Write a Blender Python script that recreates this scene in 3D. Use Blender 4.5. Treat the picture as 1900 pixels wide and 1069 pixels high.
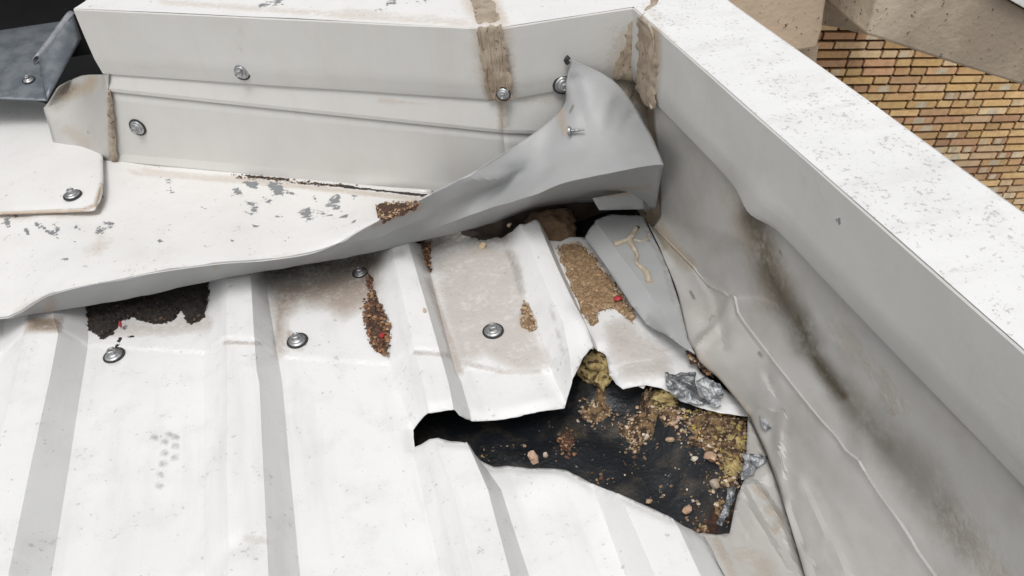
import bpy, bmesh, math, random
import numpy as np
from mathutils import Matrix, Vector, noise as mnoise
from mathutils.geometry import delaunay_2d_cdt

random.seed(7); rng = np.random.default_rng(7)
for o in list(bpy.data.objects): bpy.data.objects.remove(o)
scene = bpy.context.scene
COL = scene.collection

# ------------------------------------------------------------------ camera
F = 1500.0; CX, CY = 950.0, 534.5
Rv = np.array([-575., -1264., F]); Vv = np.array([130., (F*F-575*130)/1264, F])
Yd = Rv/np.linalg.norm(Rv); Zd = -Vv/np.linalg.norm(Vv); Xd = np.cross(Yd, Zd)
M = np.array([Xd, Yd, Zd])
HC = 0.6413
cam_d = bpy.data.cameras.new("camera"); cam = bpy.data.objects.new("camera", cam_d); COL.objects.link(cam)
mw = Matrix.Identity(4)
for i in range(3):
    mw[i][0] = M[i, 0]; mw[i][1] = -M[i, 1]; mw[i][2] = -M[i, 2]
mw[2][3] = HC
cam.matrix_world = mw
cam_d.sensor_width = 36; cam_d.lens = F/1900*36; cam_d.clip_start = 0.02; cam_d.clip_end = 500
scene.camera = cam

# ------------------------------------------------------------------ light
SUN_EL, SUN_AZ = 66, 208      # azimuth clockwise from +Y
world = bpy.data.worlds.new("World"); scene.world = world; world.use_nodes = True
wn = world.node_tree; wn.nodes.clear()
wo = wn.nodes.new('ShaderNodeOutputWorld'); bg = wn.nodes.new('ShaderNodeBackground')
sky = wn.nodes.new('ShaderNodeTexSky'); sky.sky_type = 'NISHITA'; sky.sun_disc = False
sky.sun_elevation = math.radians(SUN_EL); sky.sun_rotation = math.radians(SUN_AZ)
sky.dust_density = 4.0
hs = wn.nodes.new('ShaderNodeHueSaturation'); hs.inputs['Saturation'].default_value = 0.10
wn.links.new(sky.outputs[0], hs.inputs['Color']); wn.links.new(hs.outputs[0], bg.inputs[0])
bg.inputs[1].default_value = 0.15
wn.links.new(bg.outputs[0], wo.inputs[0])
sl = bpy.data.lights.new("sun", 'SUN'); sl.energy = 1.15; sl.angle = math.radians(22); sl.color = (1, .975, .94)
so = bpy.data.objects.new("sun", sl); COL.objects.link(so)
az, el = math.radians(SUN_AZ), math.radians(SUN_EL)
sd = Vector((math.sin(az)*math.cos(el), math.cos(az)*math.cos(el), math.sin(el)))
so.rotation_euler = sd.to_track_quat('Z', 'Y').to_euler(); so.location = sd*5
scene.view_settings.view_transform = 'Standard'; scene.view_settings.look = 'None'
scene.view_settings.exposure = 0.0; scene.view_settings.gamma = 1

# ------------------------------------------------------------------ maths
O = np.array([0, 0, HC])
def ray(px, py): return M @ np.array([px-CX, py-CY, F])
def Pz(px, py, z):
    r = ray(px, py); return O + r*((z-HC)/r[2])
def Px(px, py, x):
    r = ray(px, py); return O + r*(x/r[0])
def Pn(px, py, p0, n):
    r = ray(px, py); return O + r*(np.dot(p0-O, n)/np.dot(r, n))
def proj(P):
    P = np.atleast_2d(P); c = (P-O) @ M
    return np.stack([CX+F*c[:, 0]/c[:, 2], CY+F*c[:, 1]/c[:, 2]], 1)
def inpoly(pts, poly):
    x, y = pts[:, 0], pts[:, 1]; r = np.zeros(len(pts), bool); n = len(poly)
    for i in range(n):
        x1, y1 = poly[i]; x2, y2 = poly[(i+1) % n]
        if y1 == y2: continue
        c = ((y1 > y) != (y2 > y)) & (x < (x2-x1)*(y-y1)/(y2-y1)+x1)
        r ^= c
    return r
def dline(pts, line, closed=False):
    d = np.full(len(pts), 1e9); L = list(line)+([line[0]] if closed else [])
    for a, b in zip(L[:-1], L[1:]):
        a = np.array(a, float); b = np.array(b, float); ab = b-a
        t = np.clip(((pts-a) @ ab)/max(ab @ ab, 1e-12), 0, 1)
        d = np.minimum(d, np.hypot(*(pts-a-t[:, None]*ab).T))
    return d
def sm(x): x = np.clip(x, 0, 1); return x*x*(3-2*x)
_tab = rng.random((256, 256))
def vnoise(x, y):
    x = np.asarray(x, float); y = np.asarray(y, float)
    xi = np.floor(x).astype(int); yi = np.floor(y).astype(int); fx = sm(x-xi); fy = sm(y-yi)
    g = lambda a, b: _tab[a % 256, b % 256]
    return (g(xi, yi)*(1-fx)+g(xi+1, yi)*fx)*(1-fy)+(g(xi, yi+1)*(1-fx)+g(xi+1, yi+1)*fx)*fy-.5
def fbm(x, y, s, o=3):
    r = 0; a = 1
    for i in range(o): r = r+a*vnoise(x*s+17*i, y*s+31*i); s *= 2.1; a *= .5
    return r

# ------------------------------------------------------------------ objects
def tag(o, label=None, cat=None, group=None, kind=None):
    if label: o['label'] = label
    if cat: o['category'] = cat
    if group: o['group'] = group
    if kind: o['kind'] = kind
    return o
def empty(name, loc, label, cat, group=None):
    o = bpy.data.objects.new(name, None); COL.objects.link(o); o.location = loc; o.empty_display_size = .02
    return tag(o, label, cat, group)
def mkobj(name, V, Fc, mat, parent=None, thick=0, smooth=40, masks=None, col=None, thick_off=-1):
    me = bpy.data.meshes.new(name); me.from_pydata([tuple(map(float, v)) for v in V], [], [tuple(map(int, f)) for f in Fc])
    V = np.array(V)
    if masks is not None:
        uv = proj(V); C = np.zeros((len(V), 4)); 
        for m in masks:
            ch, kind, pts, rad, st = m[:5]
            if kind == 'p':
                d = dline(uv, pts, True); d = np.where(inpoly(uv, pts), d, -d); v = sm(d/rad*.5+.5)
            else:
                v = sm(1-dline(uv, pts)/rad)
            C[:, ch] = np.maximum(C[:, ch], v*st)
        a = me.color_attributes.new('mask', 'FLOAT_COLOR', 'POINT'); a.data.foreach_set('color', C.astype(np.float32).ravel())
    if col is not None:
        a = me.color_attributes.new('tint', 'FLOAT_COLOR', 'POINT'); c = np.ones((len(V), 4)); c[:, :3] = col
        a.data.foreach_set('color', c.astype(np.float32).ravel())
    bm = bmesh.new(); bm.from_mesh(me)
    bmesh.ops.recalc_face_normals(bm, faces=bm.faces) if smooth == -1 else None
    for f in bm.faces: f.smooth = smooth > 0
    for e in bm.edges:
        if len(e.link_faces) == 2 and e.calc_face_angle(0) > math.radians(abs(smooth)): e.smooth = False
    bm.to_mesh(me); bm.free()
    me.materials.append(mat)
    o = bpy.data.objects.new(name, me); COL.objects.link(o)
    if parent is not None:
        o.parent = parent; o.matrix_parent_inverse = Matrix.Translation(-Vector(parent.location))
    if thick:
        s = o.modifiers.new('thick', 'SOLIDIFY'); s.thickness = thick; s.offset = thick_off; s.use_even_offset = False
    return o

def resample(line, step, closed=False):
    L = [np.array(p, float) for p in line]+([np.array(line[0], float)] if closed else []); out = []
    for a, b in zip(L[:-1], L[1:]):
        n = max(1, int(np.linalg.norm(b-a)/step))
        for i in range(n): out.append(a+(b-a)*i/n)
    if not closed: out.append(L[-1])
    return out
def rough(line, amp, seed=0, closed=True, step=6):
    """make a traced edge slightly ragged"""
    P = resample(line, step, closed); r = []
    for i, p in enumerate(P):
        r.append((p[0]+amp*2*vnoise(p[0]*.11+seed, p[1]*.11), p[1]+amp*2*vnoise(p[0]*.11+seed+50, p[1]*.11)))
    return r
class Plane:
    def __init__(s, p0, n, u):
        s.p0 = np.array(p0, float); s.n = np.array(n, float)/np.linalg.norm(n)
        u = np.array(u, float); u = u-s.n*np.dot(u, s.n); s.u = u/np.linalg.norm(u); s.v = np.cross(s.n, s.u)
    def uv(s, px, py, d=0):
        P = Pn(px, py, s.p0+s.n*d, s.n)-s.p0; return np.array([P @ s.u, P @ s.v])
    def P(s, uv, h=0):
        uv = np.atleast_2d(uv); h = np.broadcast_to(h, len(uv))
        return s.p0+uv[:, :1]*s.u+uv[:, 1:]*s.v+np.asarray(h)[:, None]*s.n
    def off(s, d): return Plane(s.p0+s.n*d, s.n, s.u)
XY = Plane((0, 0, 0), (0, 0, 1), (1, 0, 0))
def hit(pl, h, px, py, top=.09, bot=-.03):
    """first crossing of the pixel's ray with the height field h over plane pl"""
    if h is None: return pl.uv(px, py)
    ds = np.linspace(top, bot, 121); uv = np.array([pl.uv(px, py, d) for d in (top, bot)])
    t = (ds-top)/(bot-top); pts = uv[0]+(uv[1]-uv[0])*t[:, None]
    g = ds-h(pts[:, 0], pts[:, 1]); k = np.argmax(g <= 0)
    if g[k] > 0 or k == 0: return pl.uv(px, py, 0)
    w = g[k-1]/(g[k-1]-g[k]+1e-12); return pts[k-1]+(pts[k]-pts[k-1])*w
def sheet(name, pl, outline, mat, h=None, holes=(), creases=(), uvcreases=(), step=.006, parent=None, thick=0, masks=None,
          smooth=40, edge_h=None, world_outline=False, col=None, thick_off=-1, lip=()):
    H = h if h is not None else (lambda x, y: np.zeros_like(x))
    conv = (lambda L: [np.array(p) for p in L]) if world_outline else (lambda L: [hit(pl, h, *p) for p in L])
    out = resample(conv(outline), step, True)
    hol = [resample(conv(x), step*.6, True) for x in holes]
    pts = []; edges = []
    def add(L, closed):
        b = len(pts); pts.extend([tuple(p) for p in L]); n = len(L)
        edges.extend([(b+i, b+(i+1) % n) for i in range(n if closed else n-1)])
    add(out, True)
    for x in hol: add(x, True)
    for c in creases: add(resample(conv(c), step), False)
    for c in uvcreases: add(resample(c, step), False)
    oa = np.array(out); lo, hi = oa.min(0), oa.max(0)
    gx, gy = np.meshgrid(np.arange(lo[0]+step/2, hi[0], step), np.arange(lo[1]+step/2, hi[1], step))
    g = np.stack([gx.ravel(), gy.ravel()], 1)+rng.uniform(-.18, .18, (gx.size, 2))*step
    ok = inpoly(g, out)
    for x in hol: ok &= ~inpoly(g, x)
    g = g[ok]
    allb = [(out, True)]+[(x, True) for x in hol]+[(conv(c), False) for c in creases]+[(c, False) for c in uvcreases]
    for L, cl in allb: g = g[dline(g, L, cl) > step*.4]
    pts.extend([tuple(p) for p in g])
    r = delaunay_2d_cdt([Vector(p) for p in pts], edges, [], 0, 1e-7)
    V2 = np.array([tuple(v) for v in r[0]]); T = np.array([list(t) for t in r[2]])
    cen = V2[T].mean(1); ok = inpoly(cen, out)
    for x in hol: ok &= ~inpoly(cen, x)
    T = T[ok]
    hh = H(V2[:, 0], V2[:, 1])
    if edge_h is not None: hh = hh+edge_h(dline(V2, out, True), V2)
    for (hi_, wdt, amt) in lip:
        hh = hh+amt*sm(1-dline(V2, hol[hi_], True)/wdt)
    used = np.unique(T); mp = -np.ones(len(V2), int); mp[used] = np.arange(len(used))
    V = pl.P(V2, hh)[used]; T = mp[T]
    # orient to plane normal
    a, b, c = V[T[:, 0]], V[T[:, 1]], V[T[:, 2]]
    flip = (np.cross(b-a, c-a) @ pl.n) < 0; T[flip] = T[flip][:, ::-1]
    if col is not None and callable(col): col = col(V2[used])
    return mkobj(name, V, T, mat, parent, thick, smooth, masks, col, thick_off)

def spt(p):
    if isinstance(p, np.ndarray): return p
    if len(p) == 3: return Pz(*p)
    px, py, k, v = p
    if k == 'x': return Px(px, py, v)
    if k == 'w2': return Pn(px, py, W2.p0+W2.n*v, W2.n)
    if k == 'w1': return Pn(px, py, W1.p0+W1.n*v, W1.n)
def crom(P, n, hard=()):
    """Catmull-Rom through P (k,...) sampled n per span"""
    P = np.array(P); k = len(P); out = []
    for i in range(k-1):
        p1, p2 = P[i], P[i+1]
        p0 = P[i-1] if i > 0 and i not in hard else 2*p1-p2
        p3 = P[i+2] if i+2 < k and (i+1) not in hard else 2*p2-p1
        for j in range(n):
            t = j/n
            out.append(.5*((2*p1)+(-p0+p2)*t+(2*p0-5*p1+4*p2-p3)*t*t+(-p0+3*p1-3*p2+p3)*t**3))
    out.append(P[-1]); return np.array(out)
def patch(name, rows, mat, nu=8, nv=6, parent=None, thick=0, masks=None, hard_u=(), hard_v=(), disp=None, smooth=40, flip=False):
    G = np.array([[spt(p) for p in r] for r in rows])          # rows x cols x 3
    G = np.array([crom(r, nu, hard_u) for r in G]); G = np.swapaxes(np.array([crom(G[:, j], nv, hard_v) for j in range(G.shape[1])]), 0, 1)
    nr, nc = G.shape[:2]
    if disp is not None: G = disp(G)
    V = G.reshape(-1, 3); idx = np.arange(nr*nc).reshape(nr, nc)
    Fc = np.stack([idx[:-1, :-1], idx[1:, :-1], idx[1:, 1:], idx[:-1, 1:]], -1).reshape(-1, 4)
    if flip: Fc = Fc[:, ::-1]
    return mkobj(name, V, Fc, mat, parent, thick, smooth, masks)
def prism(name, pl, poly_uv, d0, d1, mat, parent=None, masks=None, bevel=0, step=None):
    """solid between offsets d0 (front) and d1 (back) of a plane"""
    n = len(poly_uv); A = pl.P(np.array(poly_uv), d0); B = pl.P(np.array(poly_uv), d1)
    V = list(A)+list(B); Fc = [tuple(range(n)), tuple(range(2*n-1, n-1, -1))]+[(i, i+n, (i+1) % n+n, (i+1) % n) for i in range(n)]
    o = mkobj(name, V, Fc, mat, parent, masks=masks, smooth=-1)
    if bevel:
        b = o.modifiers.new('bevel', 'BEVEL'); b.width = bevel; b.segments = 2; b.limit_method = 'ANGLE'
    return o

# ------------------------------------------------------------------ materials
def nodes(name):
    m = bpy.data.materials.new(name); m.use_nodes = True; nt = m.node_tree
    return m, nt, nt.nodes['Principled BSDF']
def N(nt, t, **kw):
    n = nt.nodes.new(t)
    for k, v in kw.items():
        if k in n.inputs: n.inputs[k].default_value = v
        else: setattr(n, k, v)
    return n
def mixc(nt, fac, a, b):
    m = nt.nodes.new('ShaderNodeMix'); m.data_type = 'RGBA'
    for s, v in ((0, fac), (6, a), (7, b)):
        if hasattr(v, 'is_output'): nt.links.new(v, m.inputs[s])
        else: m.inputs[s].default_value = v if s == 0 else (*v, 1)
    return m.outputs[2]
def math_(nt, op, a, b=None, c=None, clamp=False):
    m = nt.nodes.new('ShaderNodeMath'); m.operation = op; m.use_clamp = clamp
    for i, v in enumerate((a, b, c)):
        if v is None: continue
        if hasattr(v, 'is_output'): nt.links.new(v, m.inputs[i])
        else: m.inputs[i].default_value = v
    return m.outputs[0]
def ramp(nt, v, lo, hi):
    m = nt.nodes.new('ShaderNodeMapRange'); m.interpolation_type = 'SMOOTHSTEP'
    nt.links.new(v, m.inputs[0]); m.inputs[1].default_value = lo; m.inputs[2].default_value = hi
    return m.outputs[0]
def noise(nt, co, scale, detail=3, rough=.55, stretch=None):
    if stretch:
        mp = nt.nodes.new('ShaderNodeMapping'); mp.inputs['Scale'].default_value = stretch; nt.links.new(co, mp.inputs[0]); co = mp.outputs[0]
    n = nt.nodes.new('ShaderNodeTexNoise'); n.inputs['Scale'].default_value = scale; n.inputs['Detail'].default_value = detail
    n.inputs['Roughness'].default_value = rough; nt.links.new(co, n.inputs['Vector']); return n.outputs['Fac']
def paint(name, base, speck=.3, dirt=(.36, .27, .19), mould_shade=(.10, .085, .06), peel=(.22, .23, .24), rough=.42, wash=.5,
          washcol=(.55, .49, .42), streak=(1, 1, 1), orange=.0006, dent=.0016, speck_lo=.66, fs=160, foul=(.035, .028, .024)):
    m, nt, b = nodes(name); tc = nt.nodes.new('ShaderNodeNewGeometry'); co = tc.outputs['Position']
    at = N(nt, 'ShaderNodeVertexColor', layer_name='mask'); sp = nt.nodes.new('ShaderNodeSeparateColor'); nt.links.new(at.outputs[0], sp.inputs[0])
    Rm, Gm, Bm = sp.outputs; Am = at.outputs['Alpha']
    big = noise(nt, co, 5, 4); mid = noise(nt, co, 28, 5, .6); fine = noise(nt, co, fs, 5, .65); vf = noise(nt, co, 420, 3, .6)
    st = noise(nt, co, 26, 4, .6, streak)
    c = mixc(nt, math_(nt, 'MULTIPLY', ramp(nt, mid, .46, .72), wash*.35), base, washcol)
    c = mixc(nt, math_(nt, 'MULTIPLY', ramp(nt, st, .48, .75), wash*.5), c, washcol)
    c = mixc(nt, math_(nt, 'MULTIPLY', ramp(nt, big, .42, .68), wash*.42), c, tuple(x*.82 for x in base))
    # speckles: small flecks of grime, gathered in patches
    s1 = ramp(nt, math_(nt, 'ADD', fine, math_(nt, 'MULTIPLY', math_(nt, 'SUBTRACT', mid, .5), .35)), speck_lo, speck_lo+.04)
    s2 = ramp(nt, vf, .68, .72)
    c = mixc(nt, math_(nt, 'MULTIPLY', s1, speck), c, (.30, .28, .26))
    c = mixc(nt, math_(nt, 'MULTIPLY', s2, speck*.8), c, (.22, .19, .17))
    # stains traced from the roof, B also carrying painted under-lip shade: brown dirt (R), paint peeled to primer (G), mould (B), black-rust (A)
    dn = math_(nt, 'ADD', math_(nt, 'MULTIPLY', math_(nt, 'SUBTRACT', mid, .5), 1.3), math_(nt, 'MULTIPLY', math_(nt, 'SUBTRACT', fine, .5), 1.4))
    dR = math_(nt, 'MULTIPLY', math_(nt, 'MULTIPLY', Rm, math_(nt, 'ADD', math_(nt, 'MULTIPLY', dn, 1.2), 1.0, clamp=True), clamp=True), ramp(nt, math_(nt, 'ADD', Rm, math_(nt, 'MULTIPLY', dn, .35)), .06, .30))
    c = mixc(nt, dR, c, dirt)
    dB = math_(nt, 'MULTIPLY', Bm, math_(nt, 'ADD', math_(nt, 'MULTIPLY', dn, .8), .95, clamp=True), clamp=True)
    c = mixc(nt, dB, c, mould_shade)
    pg = math_(nt, 'MULTIPLY', ramp(nt, math_(nt, 'ADD', math_(nt, 'ADD', math_(nt, 'MULTIPLY', dn, .9), Gm), math_(nt, 'MULTIPLY', math_(nt, 'SUBTRACT', vf, .5), .5)), .60, .65), math_(nt, 'GREATER_THAN', Gm, .02))
    c = mixc(nt, pg, c, peel)
    pa = math_(nt, 'MULTIPLY', ramp(nt, math_(nt, 'ADD', math_(nt, 'MULTIPLY', dn, .8), Am), .48, .56), math_(nt, 'GREATER_THAN', Am, .05))
    c = mixc(nt, pa, c, foul)
    nt.links.new(c, b.inputs['Base Color'])
    r = math_(nt, 'ADD', rough, math_(nt, 'MULTIPLY', math_(nt, 'ADD', math_(nt, 'MULTIPLY', mid, .3), math_(nt, 'ADD', dR, pa)), .4), clamp=True)
    nt.links.new(r, b.inputs['Roughness']); b.inputs['Specular IOR Level'].default_value = .4
    hh = math_(nt, 'ADD', math_(nt, 'MULTIPLY', noise(nt, co, 9, 2), dent), math_(nt, 'MULTIPLY', mid, dent*.35))
    hh = math_(nt, 'ADD', hh, math_(nt, 'MULTIPLY', fine, orange*.3))
    hh = math_(nt, 'ADD', hh, math_(nt, 'MULTIPLY', math_(nt, 'ADD', math_(nt, 'MULTIPLY', dR, fine), math_(nt, 'MULTIPLY', pa, fine)), .0018))
    hh = math_(nt, 'SUBTRACT', hh, math_(nt, 'MULTIPLY', pg, .0004))
    bp = nt.nodes.new('ShaderNodeBump'); bp.inputs['Strength'].default_value = 1; bp.inputs['Distance'].default_value = 1
    nt.links.new(hh, bp.inputs['Height']); nt.links.new(bp.outputs[0], b.inputs['Normal'])
    return m
def simple(name, c1, c2, scale=60, rough=.7, metal=0, bump=.001, c3=None, s3=200, t3=.62, detail=5, emit=None, lo=.35, hi=.65):
    m, nt, b = nodes(name); tc = nt.nodes.new('ShaderNodeNewGeometry'); co = tc.outputs['Position']
    a = noise(nt, co, scale, detail, .62); c = mixc(nt, ramp(nt, a, lo, hi), c1, c2); f = noise(nt, co, s3, 4, .6)
    if c3: c = mixc(nt, ramp(nt, f, t3, t3+.05), c, c3)
    nt.links.new(c, b.inputs['Base Color']); b.inputs['Roughness'].default_value = rough; b.inputs['Metallic'].default_value = metal
    hh = math_(nt, 'ADD', math_(nt, 'MULTIPLY', a, bump), math_(nt, 'MULTIPLY', f, bump*.5))
    bp = nt.nodes.new('ShaderNodeBump'); bp.inputs['Strength'].default_value = 1; bp.inputs['Distance'].default_value = 1
    nt.links.new(hh, bp.inputs['Height']); nt.links.new(bp.outputs[0], b.inputs['Normal'])
    return m
def tinted(name, rough=.85, bump=.0008, vary=.35, scale=300, metal=0):
    m, nt, b = nodes(name); tc = nt.nodes.new('ShaderNodeNewGeometry'); co = tc.outputs['Position']
    at = N(nt, 'ShaderNodeVertexColor', layer_name='tint'); f = noise(nt, co, scale, 4, .65)
    c = mixc(nt, math_(nt, 'MULTIPLY', ramp(nt, f, .4, .7), vary), at.outputs[0], (.10, .07, .05))
    nt.links.new(c, b.inputs['Base Color']); b.inputs['Roughness'].default_value = rough; b.inputs['Metallic'].default_value = metal
    bp = nt.nodes.new('ShaderNodeBump'); bp.inputs['Strength'].default_value = 1; bp.inputs['Distance'].default_value = 1
    nt.links.new(math_(nt, 'MULTIPLY', f, bump), bp.inputs['Height']); nt.links.new(bp.outputs[0], b.inputs['Normal'])
    return m
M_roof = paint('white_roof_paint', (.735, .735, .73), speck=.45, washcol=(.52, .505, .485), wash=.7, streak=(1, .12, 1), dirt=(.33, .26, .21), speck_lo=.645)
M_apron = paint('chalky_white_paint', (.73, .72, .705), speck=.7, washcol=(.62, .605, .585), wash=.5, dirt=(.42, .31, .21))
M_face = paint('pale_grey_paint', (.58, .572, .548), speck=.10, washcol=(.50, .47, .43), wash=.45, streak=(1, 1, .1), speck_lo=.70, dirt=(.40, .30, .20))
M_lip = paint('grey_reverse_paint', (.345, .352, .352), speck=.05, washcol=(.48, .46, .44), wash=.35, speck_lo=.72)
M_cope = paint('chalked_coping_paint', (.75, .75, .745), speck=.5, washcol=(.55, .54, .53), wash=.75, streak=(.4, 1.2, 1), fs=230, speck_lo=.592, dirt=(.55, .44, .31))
M_base = paint('weathered_flashing_paint', (.43, .42, .40), speck=.14, washcol=(.29, .255, .22), wash=.75, streak=(1, .3, .5), speck_lo=.70, dirt=(.34, .27, .19), mould_shade=(.07, .055, .032))
M_seal = simple('tan_sealant', (.40, .335, .26), (.27, .21, .15), 45, .6, bump=.0016, c3=(.15, .10, .06), s3=130, t3=.60)
M_seal2 = simple('cream_sealant', (.50, .44, .35), (.36, .30, .22), 90, .45, bump=.0006)
M_memb = simple('black_underlay', (.007, .009, .012), (.052, .044, .034), 24, .42, bump=.002, c3=(.20, .18, .15), s3=210, t3=.66, lo=.48, hi=.72, detail=8)
M_black = simple('black_void', (.004, .004, .004), (.008, .008, .008), 20, .9)
M_steel = simple('zinc_steel', (.50, .51, .52), (.30, .30, .30), 260, .42, metal=.85, bump=.0002)
M_rubber = simple('black_rubber', (.02, .02, .02), (.035, .035, .035), 200, .6, bump=.0002)
M_foil = simple('crumpled_foil', (.14, .15, .165), (.46, .47, .48), 100, .30, metal=.55, bump=.004, c3=(.08, .08, .08), s3=150, t3=.62)
M_foam = simple('yellow_foam', (.52, .42, .19), (.30, .21, .09), 75, .95, bump=.006, c3=(.08, .05, .025), s3=130, t3=.56)
M_brownfoam = simple('brown_foam', (.16, .10, .055), (.10, .06, .035), 60, .9, bump=.003)
M_tray = simple('dark_slate_metal', (.13, .15, .17), (.22, .24, .26), 35, .42, metal=.3, bump=.0006, c3=(.38, .37, .35), s3=40, t3=.70)
M_trayp = simple('scuffed_edge_metal', (.34, .35, .37), (.20, .22, .25), 60, .5, metal=.2, bump=.0006)
M_grain = tinted('loose_grit')
M_stone = tinted('stone_chip', vary=.2, scale=400)
M_soil = simple('gritty_soil', (.36, .24, .13), (.20, .12, .065), 260, .95, bump=.003, c3=(.50, .38, .24), s3=420, t3=.60)
M_rub = simple('crumbled_insulation', (.24, .15, .075), (.05, .03, .018), 110, .95, bump=.005, c3=(.48, .36, .22), s3=330, t3=.58, detail=8, lo=.38, hi=.6)
M_soild = simple('dark_rust_soil', (.10, .05, .03), (.045, .025, .018), 200, .95, bump=.003, c3=(.22, .12, .07), s3=380, t3=.62)
M_conc = simple('pitted_concrete', (.60, .46, .335), (.47, .385, .29), 1.3, .9, bump=.010, c3=(.14, .09, .06), s3=30, t3=.63)
M_conc2 = simple('stained_concrete', (.56, .47, .365), (.32, .265, .205), 1.6, .9, bump=.012, c3=(.13, .10, .07), s3=34, t3=.63)
M_mortar = simple('dark_mortar', (.075, .043, .027), (.05, .03, .02), 10, .95, bump=.01)
def brickmat():
    m, nt, b = nodes('buff_brick'); tc = nt.nodes.new('ShaderNodeNewGeometry'); co = tc.outputs['Position']
    at = N(nt, 'ShaderNodeVertexColor', layer_name='tint'); f = noise(nt, co, 25, 4, .65)
    c = mixc(nt, math_(nt, 'MULTIPLY', ramp(nt, f, .4, .7), .3), at.outputs[0], (.22, .14, .07))
    nt.links.new(c, b.inputs['Base Color']); b.inputs['Roughness'].default_value = .85; return m
M_brick = brickmat()

# ------------------------------------------------------------------ walls: planes
pA = Pz(245, 305, .05); pB = Pz(810, 358, .05)
t1 = (pB-pA)/np.linalg.norm(pB-pA); W1 = Plane(pA, np.cross(t1, [0, 0, 1])*(1 if np.cross(t1, [0, 0, 1])[1] < 0 else -1), t1)
q = Pn(930, 190, W1.p0, W1.n); q2 = Pz(1196, 145, q[2]); W2 = Plane(q, (0, -1, 0), (1, 0, 0))
t2 = q2-q; W2 = Plane(q, (t2[1], -t2[0], 0), t2)
if W2.n[1] > 0: W2 = Plane(q, (-t2[1], t2[0], 0), t2)
ZT = Pn(880, 47, W1.p0, W1.n)[2]
c1 = Pz(1260, 89, ZT); c2 = Pz(1900, 653, ZT); tp = (c1-c2)/np.linalg.norm(c1-c2)
W3 = Plane(c1, (-tp[1], tp[0], 0), tp)
if W3.n[0] > 0: W3 = Plane(c1, (tp[1], -tp[0], 0), tp)
def isect(a, b, da, db):
    A = np.array([a.n[:2], b.n[:2]]); c = np.array([np.dot(a.n, a.p0+a.n*da), np.dot(b.n, b.p0+b.n*db)]); return np.linalg.solve(A, c)
print('ZT', ZT, 'W1', W1.n, 'W2', W2.n, W2.p0, 'W3', W3.n)

# ------------------------------------------------------------------ corrugated roof sheet
H = .028
RIBS = [
 dict(LF=[(8, 610), (3, 670), (-15, 709), (-70, 900)], LT=[(52, 590), (47, 619), (27, 710), (-22, 900)],
      RT=[(100, 590), (108, 619), (91, 709), (57, 860), (15, 1069)], RF=[(165, 615), (165, 630), (153, 709), (96, 1069)]),
 dict(LF=[(389, 500), (387, 525), (380, 650), (379, 709), (378, 1069)], LT=[(421, 500), (421, 525), (422, 710), (421, 850), (424, 1069)],
      RT=[(464, 500), (466, 525), (476, 687), (481, 709), (490, 900), (498, 1069)], RF=[(494, 500), (498, 552), (520, 687), (524, 709), (540, 890), (557, 1069)]),
 dict(LF=[(676, 465), (684, 505), (715, 640), (732, 709), (765, 790), (768, 844), (817, 1069)], LT=[(727, 455), (739, 512), (770, 653), (785, 709), (795, 760), (803, 807), (842, 911), (879, 1069)],
      RT=[(757, 450), (775, 512), (817, 656), (832, 709), (841, 754), (866, 817), (906, 911), (948, 1069)], RF=[(782, 450), (798, 505), (819, 592), (845, 687), (856, 709), (874, 773), (885, 842), (930, 911), (982, 1069)]),
 dict(LF=[(925, 425), (933, 448), (967, 559), (997, 620), (1031, 707), (1048, 745), (1098, 896), (1160, 1069)], LT=[(968, 420), (975, 434), (1022, 552), (1045, 600), (1055, 650), (1060, 690), (1149, 914), (1216, 1069)],
      RT=[(1002, 420), (1004, 427), (1034, 498), (1078, 592), (1100, 638), (1090, 670), (1253, 965), (1300, 1069)], RF=[(1018, 425), (1021, 451), (1068, 559), (1092, 616), (1108, 645), (1112, 660), (1300, 988), (1344, 1069)]),
]
RW = []
for r in RIBS:
    d = {}
    for k in ('LF', 'LT', 'RT', 'RF'):
        P = np.array([Pz(a, b, H if k in ('LT', 'RT') else 0)[:2] for a, b in r[k]]); P = P[np.argsort(P[:, 1])]; d[k] = P
    RW.append(d)
def ribx(d, k, y): return np.interp(y, d[k][:, 1], d[k][:, 0])
LAPY = [Pz(80, 615, .02), Pz(445, 637, .02), Pz(805, 658, .02), Pz(1090, 672, .02)]
def roof_h(x, y):
    x = np.asarray(x, float); y = np.asarray(y, float); z = np.zeros(np.broadcast(x, y).shape)
    for d in RW:
        a, b, c, e = [ribx(d, k, y) for k in ('LF', 'LT', 'RT', 'RF')]
        b = np.maximum(b, a+.002); c = np.maximum(c, b+.002); e = np.maximum(e, c+.002)
        zz = sum(np.clip(np.minimum((x+o-a)/(b-a), (e-x-o)/(e-c)), 0, 1) for o in (-.0004, .0004))*H/2; z = np.maximum(z, zz)
    z = z+.0016*fbm(x, y, 7, 2)
    ly = np.interp(x, [p[0] for p in LAPY], [p[1] for p in LAPY])
    z = z+np.where(y > ly, .0013, 0)
    # pulled and dented metal near the rip
    def bump(px, py, rx, ry, amt):
        c = Pz(px, py, .015); return amt*np.exp(-((x-c[0])/rx)**2-((y-c[1])/ry)**2)
    z = z+bump(1000, 735, .03, .018, .004)+bump(1075, 620, .012, .03, .006)+bump(1190, 690, .05, .02, .006)+bump(1330, 760, .03, .02, .006)
    z = z+bump(1150, 640, .02, .03, .005)+bump(440, 1030, .02, .010, -.0025)+bump(870, 800, .03, .012, .004)+bump(1000, 880, .05, .02, .005)
    return z
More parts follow.
